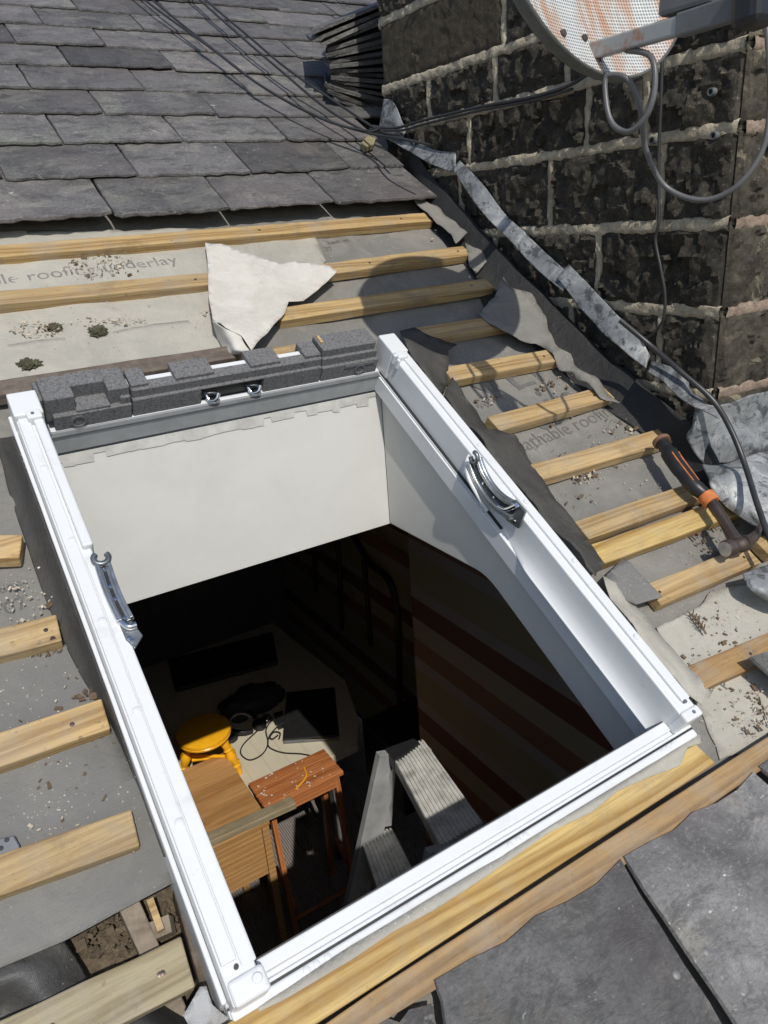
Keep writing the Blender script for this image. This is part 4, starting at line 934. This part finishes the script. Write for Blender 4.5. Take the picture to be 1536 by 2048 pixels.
# ================================================================== SLATES STACKED BEHIND THE CHIMNEY
tips = [((623, 66), (752, 14)), ((624, 82), (770, 22)), ((640, 92), (772, 32)), ((652, 90), (775, 40)), ((655, 100), (775, 62)), ((652, 112), (775, 80)), ((660, 113), (775, 90)), ((655, 126), (776, 104)), ((660, 134), (776, 122)), ((658, 142), (778, 140)), ((664, 148), (778, 152)), ((662, 156), (780, 166)), ((666, 162), (780, 178)), ((664, 170), (780, 192)), ((668, 178), (780, 206)), ((656, 172), (780, 214)), ((650, 170), (780, 222)), ((655, 182), (782, 232)), ((668, 196), (782, 240)), ((690, 214), (784, 250))]
names = ['topmost slate of the pile, tilted steeply beside the chimney', 'second slate from the top of the tilted pile by the chimney']
for i, (a, b) in enumerate(tips):
    YS = 2.42 + .012 * math.sin(i * 2.1)
    def ony(px, py, y): r = ray(px, py); return CAM + r * (y / r.y)
    A = ony(*a, YS); B = ony(*b, YS + .02); d = (B - A); B = A + d * 1.9; rg = random.Random(i)
    dep = Vector((.13 + rg.uniform(-.02, .03), .22 + rg.uniform(-.03, .05), .075)); nrm = d.cross(dep).normalized() * .0105
    k = 9; top = []
    for j in range(k + 1): top.append(A.lerp(B, j / k) + dep.normalized() * rg.uniform(-.007, .007))
    top += [B + dep, A + dep * .97]
    o = MB().prism([t + nrm * .5 for t in top], -nrm).make('loose_slate', SLATE)
    nm = ['topmost', 'second from the top', 'third from the top', 'fourth from the top', 'fifth from the top', 'sixth from the top', 'seventh from the top', 'eighth from the top', 'ninth from the top', 'tenth from the top'][i] if i < 10 else ['lowest', 'second from the bottom', 'third from the bottom', 'fourth from the bottom', 'fifth from the bottom', 'sixth from the bottom', 'seventh from the bottom', 'eighth from the bottom', 'ninth from the bottom', 'tenth from the bottom'][19 - i]
    setp(o, 'loose grey slate, %s in the pile fanned out behind the chimney' % nm, 'slate', 'slates piled behind the chimney')
o = slab('stone_chip', [(722, 285), (738, 268), (752, 276), (748, 288), (730, 294)], -.015, .018, m_stone('yellow_stone', (.3, .26, .14), (.5, .45, .28)), None); setp(o, 'small yellow stone chip lying beside the foot of the slate pile', 'stone chip')

# ================================================================== SATELLITE DISH
DC = onx(1194, -176, 1.02); dn = Vector((.02, -.965, .25)).normalized(); e2 = (Vector((0, 0, 1)) - dn * dn.z).normalized(); e1 = e2.cross(dn).normalized()
sat = thing('satellite_dish', 'rusty white perforated satellite dish with its arm beside the chimney', 'satellite dish', DC)
DM = Matrix(((e1.x, e2.x, dn.x, DC.x), (e1.y, e2.y, dn.y, DC.y), (e1.z, e2.z, dn.z, DC.z), (0, 0, 0, 1)))
def dloc(x, y, z): return DC + e1 * x + e2 * y + dn * z
RA, RB, DEP = .212, .232, .042
def dish_obj(name, verts, faces, mat, **kw):
    me = bpy.data.meshes.new(name); me.from_pydata(verts, [], faces); me.materials.append(mat)
    for p in me.polygons: p.use_smooth = True
    o = bpy.data.objects.new(name, me); COL.objects.link(o); o.parent = sat; o.matrix_parent_inverse = Matrix.Translation(-WL[sat.name]); o.matrix_basis = DM; WL[o.name] = DC.copy()
    return o
nr, na = 12, 64
vs = [(0, 0, -DEP)]; fs = []
for i in range(1, nr + 1):
    q = i / nr
    for j in range(na): t = 2 * math.pi * j / na; vs.append((RA * q * math.cos(t), RB * q * math.sin(t), -DEP * (1 - q * q)))
for j in range(na): fs.append((0, 1 + j, 1 + (j + 1) % na))
for i in range(nr - 1):
    for j in range(na): a = 1 + i * na; fs.append((a + j, a + na + j, a + na + (j + 1) % na, a + (j + 1) % na))
face = dish_obj('reflector', vs, fs, DISH)
vs2 = []; prof = [(1.0, .0), (1.018, .002), (1.022, -.004), (1.022, -.014), (.97, -.03), (.5, -.052), (.02, -.056)]
for q, z in prof:
    for j in range(na): t = 2 * math.pi * j / na; vs2.append((RA * q * math.cos(t), RB * q * math.sin(t), z))
fs2 = [(i * na + j, (i + 1) * na + j, (i + 1) * na + (j + 1) % na, i * na + (j + 1) % na) for i in range(len(prof) - 1) for j in range(na)] + [[(len(prof) - 1) * na + j for j in range(na)]]
rimo = dish_obj('dish_back', vs2, fs2, DISHB)
for x, y in ((1133, 62), (1184, 66)):
    r = ray(x, y); t = ((DC - CAM).dot(dn)) / r.dot(dn); p = CAM + r * t; l = p - DC; qq = (l.dot(e1) / RA) ** 2 + (l.dot(e2) / RB) ** 2
    MB().lathe(p - dn * DEP * max(0, 1 - qq), dn, [(.0001, 0), (.006, 0), (.005, .004), (.0001, .005)], 12).make('bolt', RUSTY, sat, smooth=40)
# arm: channel section, pale steel then grey plastic
A0 = onx(1166, 108, .985); A1 = None
r = ray(1372, 44); # point on the arm further out along the dish axis
ad = (dn + e2 * .0).normalized()
def arm_pt(px, py):                            # nearest approach of the sight line to the arm axis
    r = ray(px, py); n_ = r.cross(Vector((0, -1, .16)).normalized()); q = Vector((0, -1, .16)).normalized()
    M = Matrix((r, -q, n_)).transposed(); s = M.inverted() @ (A0 - CAM); return A0 + q * s[1]
A1 = onx(1372, 48, .985); A2 = onx(1480, 14, .985); A3 = onx(1540, -10, .985)
MB().bar(A0, A1, .017, .024).make('arm', ARM, sat, bevel=.003)
MB().bar(A1 - (A1 - A0).normalized() * .01, A2, .021, .029).make('arm_clamp', GREYP, sat, bevel=.003)
MB().bar(A2, A3, .05, .06).make('receiver', BLACKP, sat, bevel=.01)
MB().bar(onx(1330, -5, .99), onx(1440, -40, .99), .03, .05).make('receiver', GREYP, sat, bevel=.006)
MB().tube([A0 + Vector((0, 0, -.012)), onx(1194, 132, .99), onx(1196, 148, 1.0)], .011, 10, 4).make('arm_foot', BLACKP, sat, smooth=60)
# bracket to wall
MB().tube([dloc(0, -.02, -.06), dloc(.03, -.02, -.16), DC + Vector((.25, .2, .02)), Vector((1.44, DC.y + .3, DC.z + .0))], .014, 10, 4).make('bracket', RUSTY, sat, smooth=60)
MB().wbox(1.415, 1.428, DC.y + .24, DC.y + .36, DC.z - .08, DC.z + .08).make('wall_plate', RUSTY, sat, bevel=.003)

# ================================================================== CABLES
def cable(pts, r, mat, label, sub=8):
    o = MB().tube(pts, r, 8, sub).make('cable', mat, None, smooth=60); return setp(o, label, 'cable')
cable([onx(1252, 100, .985), onx(1300, 112, .98), onx(1310, 165, .975), onx(1296, 225, .97), onx(1262, 262, .965), onx(1232, 255, .965), onx(1216, 225, .965), onx(1210, 165, .97), onx(1222, 150, .975), onx(1256, 160, .985), onx(1280, 215, 1.0), onx(1292, 300, 1.03), onx(1330, 372, 1.06), onx(1400, 400, 1.08), onx(1470, 375, 1.1), onx(1525, 300, 1.12), onx(1540, 200, 1.13), onx(1534, 60, 1.14), onx(1520, -60, 1.15)], .0042, COAXG, 'grey coaxial cable looping below the satellite dish')
cable([onx(1326, 60, 1.41), onx(1322, 200, 1.408), onx(1317, 330, 1.41), onx(1318, 440, 1.41), onx(1311, 480, 1.412), onx(1322, 540, 1.41), onx(1330, 590, 1.412), onx(1326, 640, 1.415), onx(1300, 672, 1.42), onx(1270, 678, 1.43)], .0036, COAX, 'thin black cable clipped vertically down the chimney wall')
cable([onx(740, 252, 1.36), onx(790, 256, 1.4), onx(850, 240, 1.408), onx(960, 214, 1.41), onx(1060, 195, 1.41), onx(1140, 170, 1.41), onx(1200, 130, 1.41)], .0042, COAX, 'pair of black cables along the mortar joint below the dish, upper one')
cable([onx(740, 258, 1.36), onx(800, 261, 1.4), onx(850, 248, 1.408), onx(960, 221, 1.41), onx(1060, 202, 1.41), onx(1145, 178, 1.41)], .0036, COAX, 'pair of black cables along the mortar joint below the dish, lower one')
cable([on(1240, 640, .12), on(1300, 690, .1), on(1360, 742, .1), on(1425, 800, .09), on(1462, 860, .06), on(1490, 930, .03), on(1515, 1010, .02), on(1545, 1090, .01), on(1600, 1200, 0)], .006, COAX, 'thick black cable running down over the lead apron at right')
def rc(pts, label, r=.004): return cable([on(x, y, n) for x, y, n in pts], r, COAX, label)
rc([(230, -60, .0), (290, 0, .0), (420, 95, .01), (520, 170, .015), (640, 235, .02), (745, 268, .04), (800, 277, .1), (860, 290, .13)], 'leftmost black cable crossing the slates towards the chimney foot')
rc([(245, -60, .0), (305, 0, .0), (435, 105, .01), (535, 180, .012), (650, 240, .02), (735, 262, .04), (760, 255, .06)], 'second black cable from the left crossing the slates')
rc([(340, -60, .01), (400, 0, .01), (490, 80, .02), (560, 140, .02), (650, 215, .02), (730, 262, .03), (770, 272, .05)], 'third black cable from the left crossing the slates')
rc([(355, -60, .02), (412, 0, .02), (500, 75, .03), (575, 138, .03), (680, 210, .03), (760, 262, .05), (800, 270, .09)], 'rightmost black cable crossing the slates towards the chimney foot')
# cable ties on the wall pair
# ================================================================== HAMMER
hp = [(1324, 884), (1352, 928), (1385, 970), (1410, 990), (1424, 1006), (1450, 1045), (1478, 1090)]
hm = thing('claw_hammer', 'claw hammer with black and orange grip lying across the battens', 'hammer', on(1420, 1000, -.05))
HN = -.022
h = [on(x, y, HN) for x, y in hp]
grip = MB().tube([h[0], h[0].lerp(h[1], .5), h[1], h[1].lerp(h[2], .5), h[2], h[3], h[3].lerp(h[4], .4)], [.0142, .018, .0174, .0164, .0166, .015, .0132], 16, 5).make('grip', BLACKP, hm, smooth=50)
MB().tube([h[0] + (h[0] - h[1]).normalized() * -.002, h[0] + (h[0] - h[1]).normalized() * .006], .0198, 16, 1).make('end_cap', m_plain('brown_rubber', (.2, .11, .07), .6), grip, smooth=50)
side = (h[2] - h[0]).normalized().cross(NV).normalized()
for sg, nn in ((-.4, .0158), (.4, .0158)):
    MB().tube([h[0].lerp(h[1], .7) + NV * nn + side * .011 * sg * 2, h[1] + NV * .0158 + side * .010 * sg * 2, h[2] + NV * .0142 + side * .009 * sg * 2], .0018, 6, 4).make('stripe', ORANGE, grip, smooth=60)
MB().tube([h[3], h[4]], .0178, 18, 1).make('collar', ORANGE, hm, bevel=.001, smooth=40)
MB().tube([h[4], h[5], h[6]], [.0125, .0115, .0112, .0125], 14, 6).make('shaft', HANDLE, hm, smooth=50)
hd = (on(1536, 1082, HN) - on(1440, 1112, HN)).normalized(); hc = h[6]
head_ = MB().lathe(hc - hd * .04, hd, [(.0001, 0), (.0155, .0), (.0175, .002), (.0175, .016), (.014, .02), (.0125, .03), (.0155, .036), (.016, .058), (.013, .064), (.0001, .066)], 24).make('head', RUSTY, hm, smooth=35)
MB().lathe(hc - hd * .0412, hd, [(.0001, 0), (.0148, .0), (.0148, .0014)], 24).make('face', ZINC, head_, smooth=35)
for s in (-1, 1):
    sv = hd.cross(NV).normalized(); q0 = hc + hd * .012 + sv * s * .003 * 0
    up_ = NV
    w0 = NV * .0075 * s
    pts = [hc + hd * .01 + w0, hc + hd * .035 + w0 * .95 - sv * .002, hc + hd * .058 + w0 * 1.1 - sv * .010, hc + hd * .075 + w0 * 1.25 - sv * .022]
    MB().tube(pts, [.0115, .0105, .009, .0065, .004], 10, 4).make('claw', RUSTY, head_, smooth=50)

# ================================================================== THINGS IN THE ROOM
# pale desk along the back
ZD = .73
dk = thing('desk', 'pale corner desk with planked top in the room below', 'desk', (1.0, 3.3, 0))
_c = [onz(*q, ZD) for q in ((715, 1490), (718, 1440), (690, 1360), (545, 1245))]
top = [(.1, _c[0].y)] + [(p.x, p.y) for p in _c] + [(.1, _c[3].y)]
MB().prism([(x, y, ZD) for x, y in top], (0, 0, -.04)).make('top', DESK, dk, bevel=.003)
for x, y in ((.2, 2.6), (1.15, 2.6), (1.25, 3.7), (.2, 3.7)): MB().wbox(x, x + .05, y, y + .05, 0, ZD - .041).make('leg', DARKWALL, dk)
# laptop, closed
L4 = [onz(x, y, ZD + .03) for x, y in ((573, 1384), (669, 1374), (678, 1470), (566, 1478))]
lt = thing('laptop', 'closed black laptop on the pale desk beside tangled cables', 'laptop', sum(L4, Vector()) / 4 - Vector((0, 0, .03)))
MB().prism(L4, (0, 0, -.011)).make('lid', BLACKP, lt, bevel=.003)
cL = sum(L4, Vector()) / 4
MB().prism([cL + (p - cL) * 1.01 - Vector((0, 0, .0125)) for p in L4], (0, 0, -.017)).make('base', GREYP, lt, bevel=.003)
MB().tube([L4[3] + Vector((.03, -.004, -.012)), L4[2] + Vector((-.02, -.004, -.012))], .003, 8, 1).make('hinge', CHROME, lt)
# dark panel at the back (flat monitor lying down)
q = [onz(x, y, ZD + .03) for x, y in ((335, 1318), (545, 1262), (556, 1322), (350, 1378))]
mo = MB().prism(q, (0, 0, -.028)).make('flat_panel', BLACKP, None, bevel=.01); setp(mo, 'black rounded flat panel lying at the back of the pale desk', 'panel')
# headphones and dark bag
hp_ = thing('headphones', 'black and grey headphones lying beside the yellow stool', 'headphones', onz(482, 1448, ZD))
c = onz(482, 1446, ZD + .03)
MB().tube([c + Vector((.075 * math.cos(t), .085 * math.sin(t), .012 * math.sin(2 * t))) for t in [i * .42 for i in range(13)]], .012, 10, 3).make('band', BLACKP, hp_, smooth=60)
MB().tube([c + Vector((.05 * math.cos(t), .06 * math.sin(t), .012)) for t in [i * .42 for i in range(11)]], .006, 8, 3).make('padding', m_plain('silver_grey', (.5, .5, .52), .5), hp_, smooth=60)
for s in (-1, 1): MB().lathe(c + Vector((.07 * s, -.045, -.028)), (s * .5, -.3, 1), [(.0001, 0), (.034, 0), (.038, .012), (.03, .03), (.0001, .032)], 18).make('ear_cup', BLACKP, hp_, smooth=50)
def blob(name, pts, r, mat, label, cat, seed):
    bm = bmesh.new(); bmesh.ops.create_icosphere(bm, subdivisions=4, radius=1); vs = []; c = pts
    for v in bm.verts:
        k = 1 + .22 * fnoise(v.co + Vector((seed, 0, 0)), 2.2, 3); q = v.co * k
        vs.append(c + Vector((q.x * r[0], q.y * r[1], max(q.z * r[2], -r[2] * .4))))
    fs = [[v.index for v in f.verts] for f in bm.faces]; bm.free()
    return setp(mesh_obj(name, vs, fs, mat, None, smooth=60), label, cat)
blob('bag', onz(500, 1405, ZD + .035), (.17, .09, .08), m_plain('black_fabric', (.02, .02, .022), .8, 0, 40, .004), 'crumpled black bag on the pale desk behind the headphones', 'bag', 3)
ad_ = thing('power_adapter', 'black power adapter with cable beside the laptop', 'power adapter', onz(558, 1435, ZD))
MB().prism([onz(x, y, ZD + .035) for x, y in ((547, 1425), (566, 1420), (570, 1444), (555, 1450))], (0, 0, -.033)).make('body', BLACKP, ad_, bevel=.006)
setp(MB().tube([onz(x, y, ZD + .006) for x, y in ((536, 1442), (510, 1466), (486, 1490), (482, 1508), (500, 1520), (525, 1508), (536, 1486), (532, 1460), (545, 1440), (552, 1450))], .0035, 6, 8).make('cable', BLACKP, None, smooth=60), 'black cable looped on the sunlit desk in front of headphones', 'cable')
setp(MB().tube([onz(x, y, ZD + .006) for x, y in ((560, 1448), (540, 1470), (536, 1490), (548, 1500), (570, 1506), (604, 1508), (640, 1516))], .0035, 6, 8).make('cable', BLACKP, None, smooth=60), 'black cable running from adapter along the desk front', 'cable')
setp(MB().tube([onz(x, y, ZD + .012) for x, y in ((556, 1470), (545, 1478), (540, 1474), (548, 1464), (560, 1466), (558, 1478))], .0035, 6, 8).make('cable', BLACKP, None, smooth=60), 'small black cable coil beside the laptop corner', 'cable')
for (x, y) in ((531, 1434), (536, 1440)):
    pass
setp(MB().lathe(onz(533, 1438, ZD), (0, 0, 1), [(.0001, 0), (.026, 0), (.028, .006), (.018, .02), (.0001, .024)], 16).make('charger_plug', CHROME, None, smooth=50), 'small shiny plug among cables on the desk', 'plug')
# yellow turned stool standing on the desk
sy = thing('yellow_stool', 'small glossy yellow round stool with turned legs standing on the desk', 'stool', onz(415, 1510, ZD))
HS = .235
sc0 = onz(407, 1462, ZD + HS)
MB().lathe(sc0 - Vector((0, 0, .03)), (0, 0, 1), [(.0001, 0), (.1, 0), (.116, .006), (.118, .014), (.113, .019), (.12, .024), (.119, .034), (.108, .04), (.0001, .041)], 40).make('seat', YELLOW, sy, smooth=40)
cc = Vector((sc0.x, sc0.y, ZD)); f1 = onz(480, 1540, ZD); f2 = onz(366, 1546, ZD)
feet = [f1, f2, cc * 2 - f1, cc * 2 - f2]
for bt in feet:
    tp = sc0 + Vector((bt.x - cc.x, bt.y - cc.y, 0)) * .55 + Vector((0, 0, -.03)); d = tp - bt; Lg = d.length; k = Lg / .2
    MB().lathe(bt, d, [(.011, 0), (.015, .02 * k), (.0135, .035 * k), (.021, .045 * k), (.013, .052 * k), (.019, .075 * k), (.024, .10 * k), (.014, .122 * k), (.021, .130 * k), (.014, .137 * k), (.02, .165 * k), (.017, Lg)], 16).make('leg', YELLOW, sy, smooth=50)
m = MB()
for i in (0, 1):
    a_ = feet[i].lerp(sc0, .42); b_ = feet[i + 2].lerp(sc0, .42); m.tube([Vector((a_.x, a_.y, ZD + .085 + .012 * i)), Vector((b_.x, b_.y, ZD + .085 + .012 * i))], .008, 10, 1)
m.make('stretcher', YELLOW, sy, smooth=60)
# oak side table with drawer front, near side of the desk
ZO = .82
ot = thing('oak_table', 'oak side table with grained top and front panel beside the step stool', 'table', (.55, 2.6, 0))
q = [onz(360, 1545, ZO), onz(447, 1502, ZO), onz(540, 1642, ZO), onz(410, 1700, ZO)]
x1 = (q[1].x + q[2].x) / 2; y0 = (q[2].y + q[3].y) / 2 - .0; y1 = (q[0].y + q[1].y) / 2; x0 = x1 - .42
MB().wbox(x0, x1, y0, y1, ZO - .022, ZO).make('top', OAK, ot, bevel=.002)
MB().wbox(x0 + .01, x1 - .035, y0 + .008, y0 + .026, ZO - .27, ZO - .0225).make('drawer_front', OAK, ot, bevel=.002)
for lx, ly in ((x1 - .033, y0 + .005), (x1 - .033, y1 - .035), (x0 + .003, y0 + .005), (x0 + .003, y1 - .035)):
    MB().wbox(lx, lx + .03, ly, ly + .03, 0, ZO - .0225).make('leg', OAK, ot, bevel=.002)
MB().wbox(x1 - .03, x1 - .012, y0 + .036, y1 - .036, ZO - .27, ZO - .0225).make('side_panel', OAK, ot)
MB().wbox(x0 + .035, x1 - .035, y1 - .025, y1 - .008, ZO - .27, ZO - .0225).make('back_panel', OAK, ot)
# loose greyed stick lying over the table
a, b = onz(395, 1690, ZO + .016), onz(588, 1604, ZO + .016)
setp(MB().bar(a - (b - a) * .25, b, .05, .028).make('wooden_stick', m_wood('grey_stick', (.34, .28, .17), (.25, .2, .12), dirt=.4), None, bevel=.003), 'greyish batten offcut lying across the oak table and past its edge', 'batten offcut')
# folding step stool
ZS = .78
ss = thing('step_stool', 'orange stained slatted step stool with paint splashes between table and ladder', 'step stool', (1.08, 2.88, 0))
q = [onz(497, 1567, ZS), onz(645, 1495, ZS), onz(690, 1545, ZS), onz(530, 1616, ZS)]
sx0 = (q[0].x + q[3].x) / 2; sx1 = (q[1].x + q[2].x) / 2; sy1 = (q[0].y + q[1].y) / 2; sy0 = (q[2].y + q[3].y) / 2
ns = 6; wsl = (sy1 - sy0) / ns
for i in range(ns): MB().wbox(sx0, sx1, sy0 + wsl * i + .0035, sy0 + wsl * (i + 1) - .0035, ZS - .02, ZS - .0006 * (i % 2)).make('slat', TEAK, ss, bevel=.002)
MB().wbox(sx0 + .02, sx1 - .02, sy0 + .01, sy0 + .028, ZS - .075, ZS - .0205).make('rail', TEAK, ss, bevel=.002)
MB().wbox(sx0 + .02, sx1 - .02, sy1 - .028, sy1 - .01, ZS - .075, ZS - .0205).make('rail', TEAK, ss, bevel=.002)
for x in (sx0 + .02, sx1 - .04):
    MB().bar((x + .011, sy0 + .03, ZS - .02), (x + .011, sy0 - .05, .0), .022, .034, (0, 1, 0)).make('leg', TEAKV, ss, bevel=.002)
    MB().bar((x + .011, sy1 - .03, ZS - .02), (x + .011, sy1 + .02, 0), .022, .034, (0, 1, 0)).make('leg', TEAKV, ss, bevel=.002)
    MB().bar((x + .034, sy0 - .02, .2), (x + .034, sy1 - .02, .27), .02, .03).make('brace', TEAK, ss, bevel=.002)
MB().tube([(sx0 + .02, sy0 - .02, .14), (sx1 - .02, sy0 - .02, .14)], .011, 12, 1).make('stretcher', TEAK, ss, smooth=60)
rg = random.Random(9); m = MB()
for i in range(34):
    x = rg.uniform(sx0 + .02, sx1 - .02); y = rg.uniform(sy0 + .01, sy1 - .01); s = rg.uniform(.002, .006)
    m.lathe((x, y, ZS - .0002), (rg.uniform(-.02, .02), 0, 1), [(s, 0), (s * .8, .0008), (.0001, .001)], 7)
setp(m.make('paint_splash', PLASTER, ss), kind='stuff'); MB().tube([(sx1 - .13, sy0 + .13, ZS + .0005), (sx1 - .15, sy0 + .07, ZS + .0005), (sx1 - .22, sy0 + .03, ZS + .0005)], .0035, 6, 4).make('paint_drip', YELLOW, ss)
# aluminium step ladder
ZL = ZC - 1.37
ld = thing('step_ladder', 'paint splashed aluminium step ladder with ribbed treads standing under the opening', 'step ladder', (.98, 1.6, 0))
q = [onz(778, 1500, ZL), onz(848, 1478, ZL), onz(966, 1642, ZL), onz(880, 1690, ZL)]
lx0 = (q[0].x + q[1].x) / 2 - .062; lx1 = lx0 + .125
def tread(x0, x1, y0, y1, z, ribs, nm='tread'):
    o = MB().wbox(x0, x1, y0, y1, z - .03, z - .003).make(nm, ALU, ld, bevel=.002); m = MB(); n = ribs
    for i in range(n):
        a = x0 + .004 + (x1 - x0 - .008) * i / n; m.wbox(a, a + (x1 - x0 - .008) / n * .55, y0 + .002, y1 - .002, z - .0032, z)
    m.make('ribs', ALU, o); return o
# ladder in its own plane: treads long in Y, stepping in -X
lyA = (q[2].y + q[3].y) / 2 - .03; lyB = (q[0].y + q[1].y) / 2
xa = (q[0].x + q[3].x) / 2; xb = (q[1].x + q[2].x) / 2
t1 = MB().prism([Vector((p.x, p.y, ZL - .0042)) for p in q], (0, 0, -.035)).make('platform', ALU, ld, bevel=.002)
m = MB(); nrb = 11
for i in range(nrb):
    s0 = (i + .1) / nrb; s1 = (i + .62) / nrb
    m.prism([Vector(tuple(q[0].lerp(q[1], s0))), Vector(tuple(q[0].lerp(q[1], s1))), Vector(tuple(q[3].lerp(q[2], s1))), Vector(tuple(q[3].lerp(q[2], s0)))], (0, 0, -.0045))
m.make('ribs', ALU, t1)
MB().prism([q[0] + Vector((-.012, -.05, .004)), q[0] + Vector((-.008, .012, .004)), q[1] + Vector((-.02, .02, .004)), q[1] + Vector((-.02, -.012, .004)), q[0] + Vector((.01, -.05, .004))], (0, 0, -.045)).make('end_cap', BLACKP, ld, bevel=.006)
ZL2 = ZC - 1.64
q2 = [onz(718, 1668, ZL2), onz(785, 1655, ZL2), onz(838, 1760, ZL2), onz(757, 1785, ZL2)]
t2 = MB().prism([Vector((p.x, p.y, ZL2 - .0042)) for p in q2], (0, 0, -.03)).make('tread', ALU, ld, bevel=.002); m = MB()
for i in range(9):
    s0 = (i + .1) / 9; s1 = (i + .62) / 9
    m.prism([Vector(tuple(q2[0].lerp(q2[1], s0))), Vector(tuple(q2[0].lerp(q2[1], s1))), Vector(tuple(q2[3].lerp(q2[2], s1))), Vector(tuple(q2[3].lerp(q2[2], s0)))], (0, 0, -.0045))
m.make('ribs', ALU, t2)
dxs = q2[0] - q[0]
def at_z(a, d, z): return a + d * ((z - a.z) / d.z)
stile_d = Vector((q2[0].x - q[0].x, q2[0].y - q[0].y + 0, ZL2 - ZL))
for base, nm in ((q[0], 1), (q[3], 2)):
    dd = Vector((-.09, 0, -.28)); p0 = base + Vector((0, .0, -.005)); p1 = at_z(p0, dd, 0.0)
    MB().bar(p0, p1, .075, .022, (0, 1, 0)).make('stile', ALUP, ld, bevel=.002)
    # gusset plate at the head
pg = [onz(790, 1530, ZL - .03), onz(782, 1650, ZL2 + .005), onz(722, 1660, ZL2 + .005), onz(770, 1560, ZL - .1)]
MB().prism(pg, (0, -.004, 0)).make('gusset', ALUP, ld, bevel=.001)
for base in (q[1], q[2]):
    dd = Vector((.07, 0, -.28)); p0 = base + Vector((0, 0, -.03)); MB().bar(p0, at_z(p0, dd, 0), .022, .04, (0, 1, 0)).make('leg', ALUP, ld, bevel=.002)
for i, z in enumerate((.9, .62, .34, .1)):
    c0 = at_z(q[0], Vector((-.09, 0, -.28)), z); c1 = at_z(q[3], Vector((-.09, 0, -.28)), z)
    MB().prism([c0, c0 + Vector((.11, 0, 0)), c1 + Vector((.11, 0, 0)), c1], (0, 0, -.03)).make('tread', ALU, ld, bevel=.002)
# black tubular bed frame in the alcove
bf = thing('bed_frame', 'black tubular metal bed frame in the dark striped alcove', 'bed frame', (1.6, 2.9, 0))
def bt(pts, r=.014): MB().tube([onx(x, y, 1.66) for x, y in pts], r, 10, 6).make('rail', BLACKP, bf, smooth=60)
bt([(800, 1500), (798, 1300), (794, 1220), (778, 1160), (740, 1125), (700, 1060)], .018); bt([(684, 1260), (680, 1150), (672, 1060)]); bt([(742, 1290), (735, 1200), (728, 1120)])
bt([(632, 1180), (628, 1100)]);
# dark box with shiny edge by ladder
dbx = setp(MB().wbox(1.34, 1.6, 2.25, 2.6, .45, .78).make('black_box', BLACKP, None, bevel=.006), 'black box in shadow between the desk and the ladder', 'box')
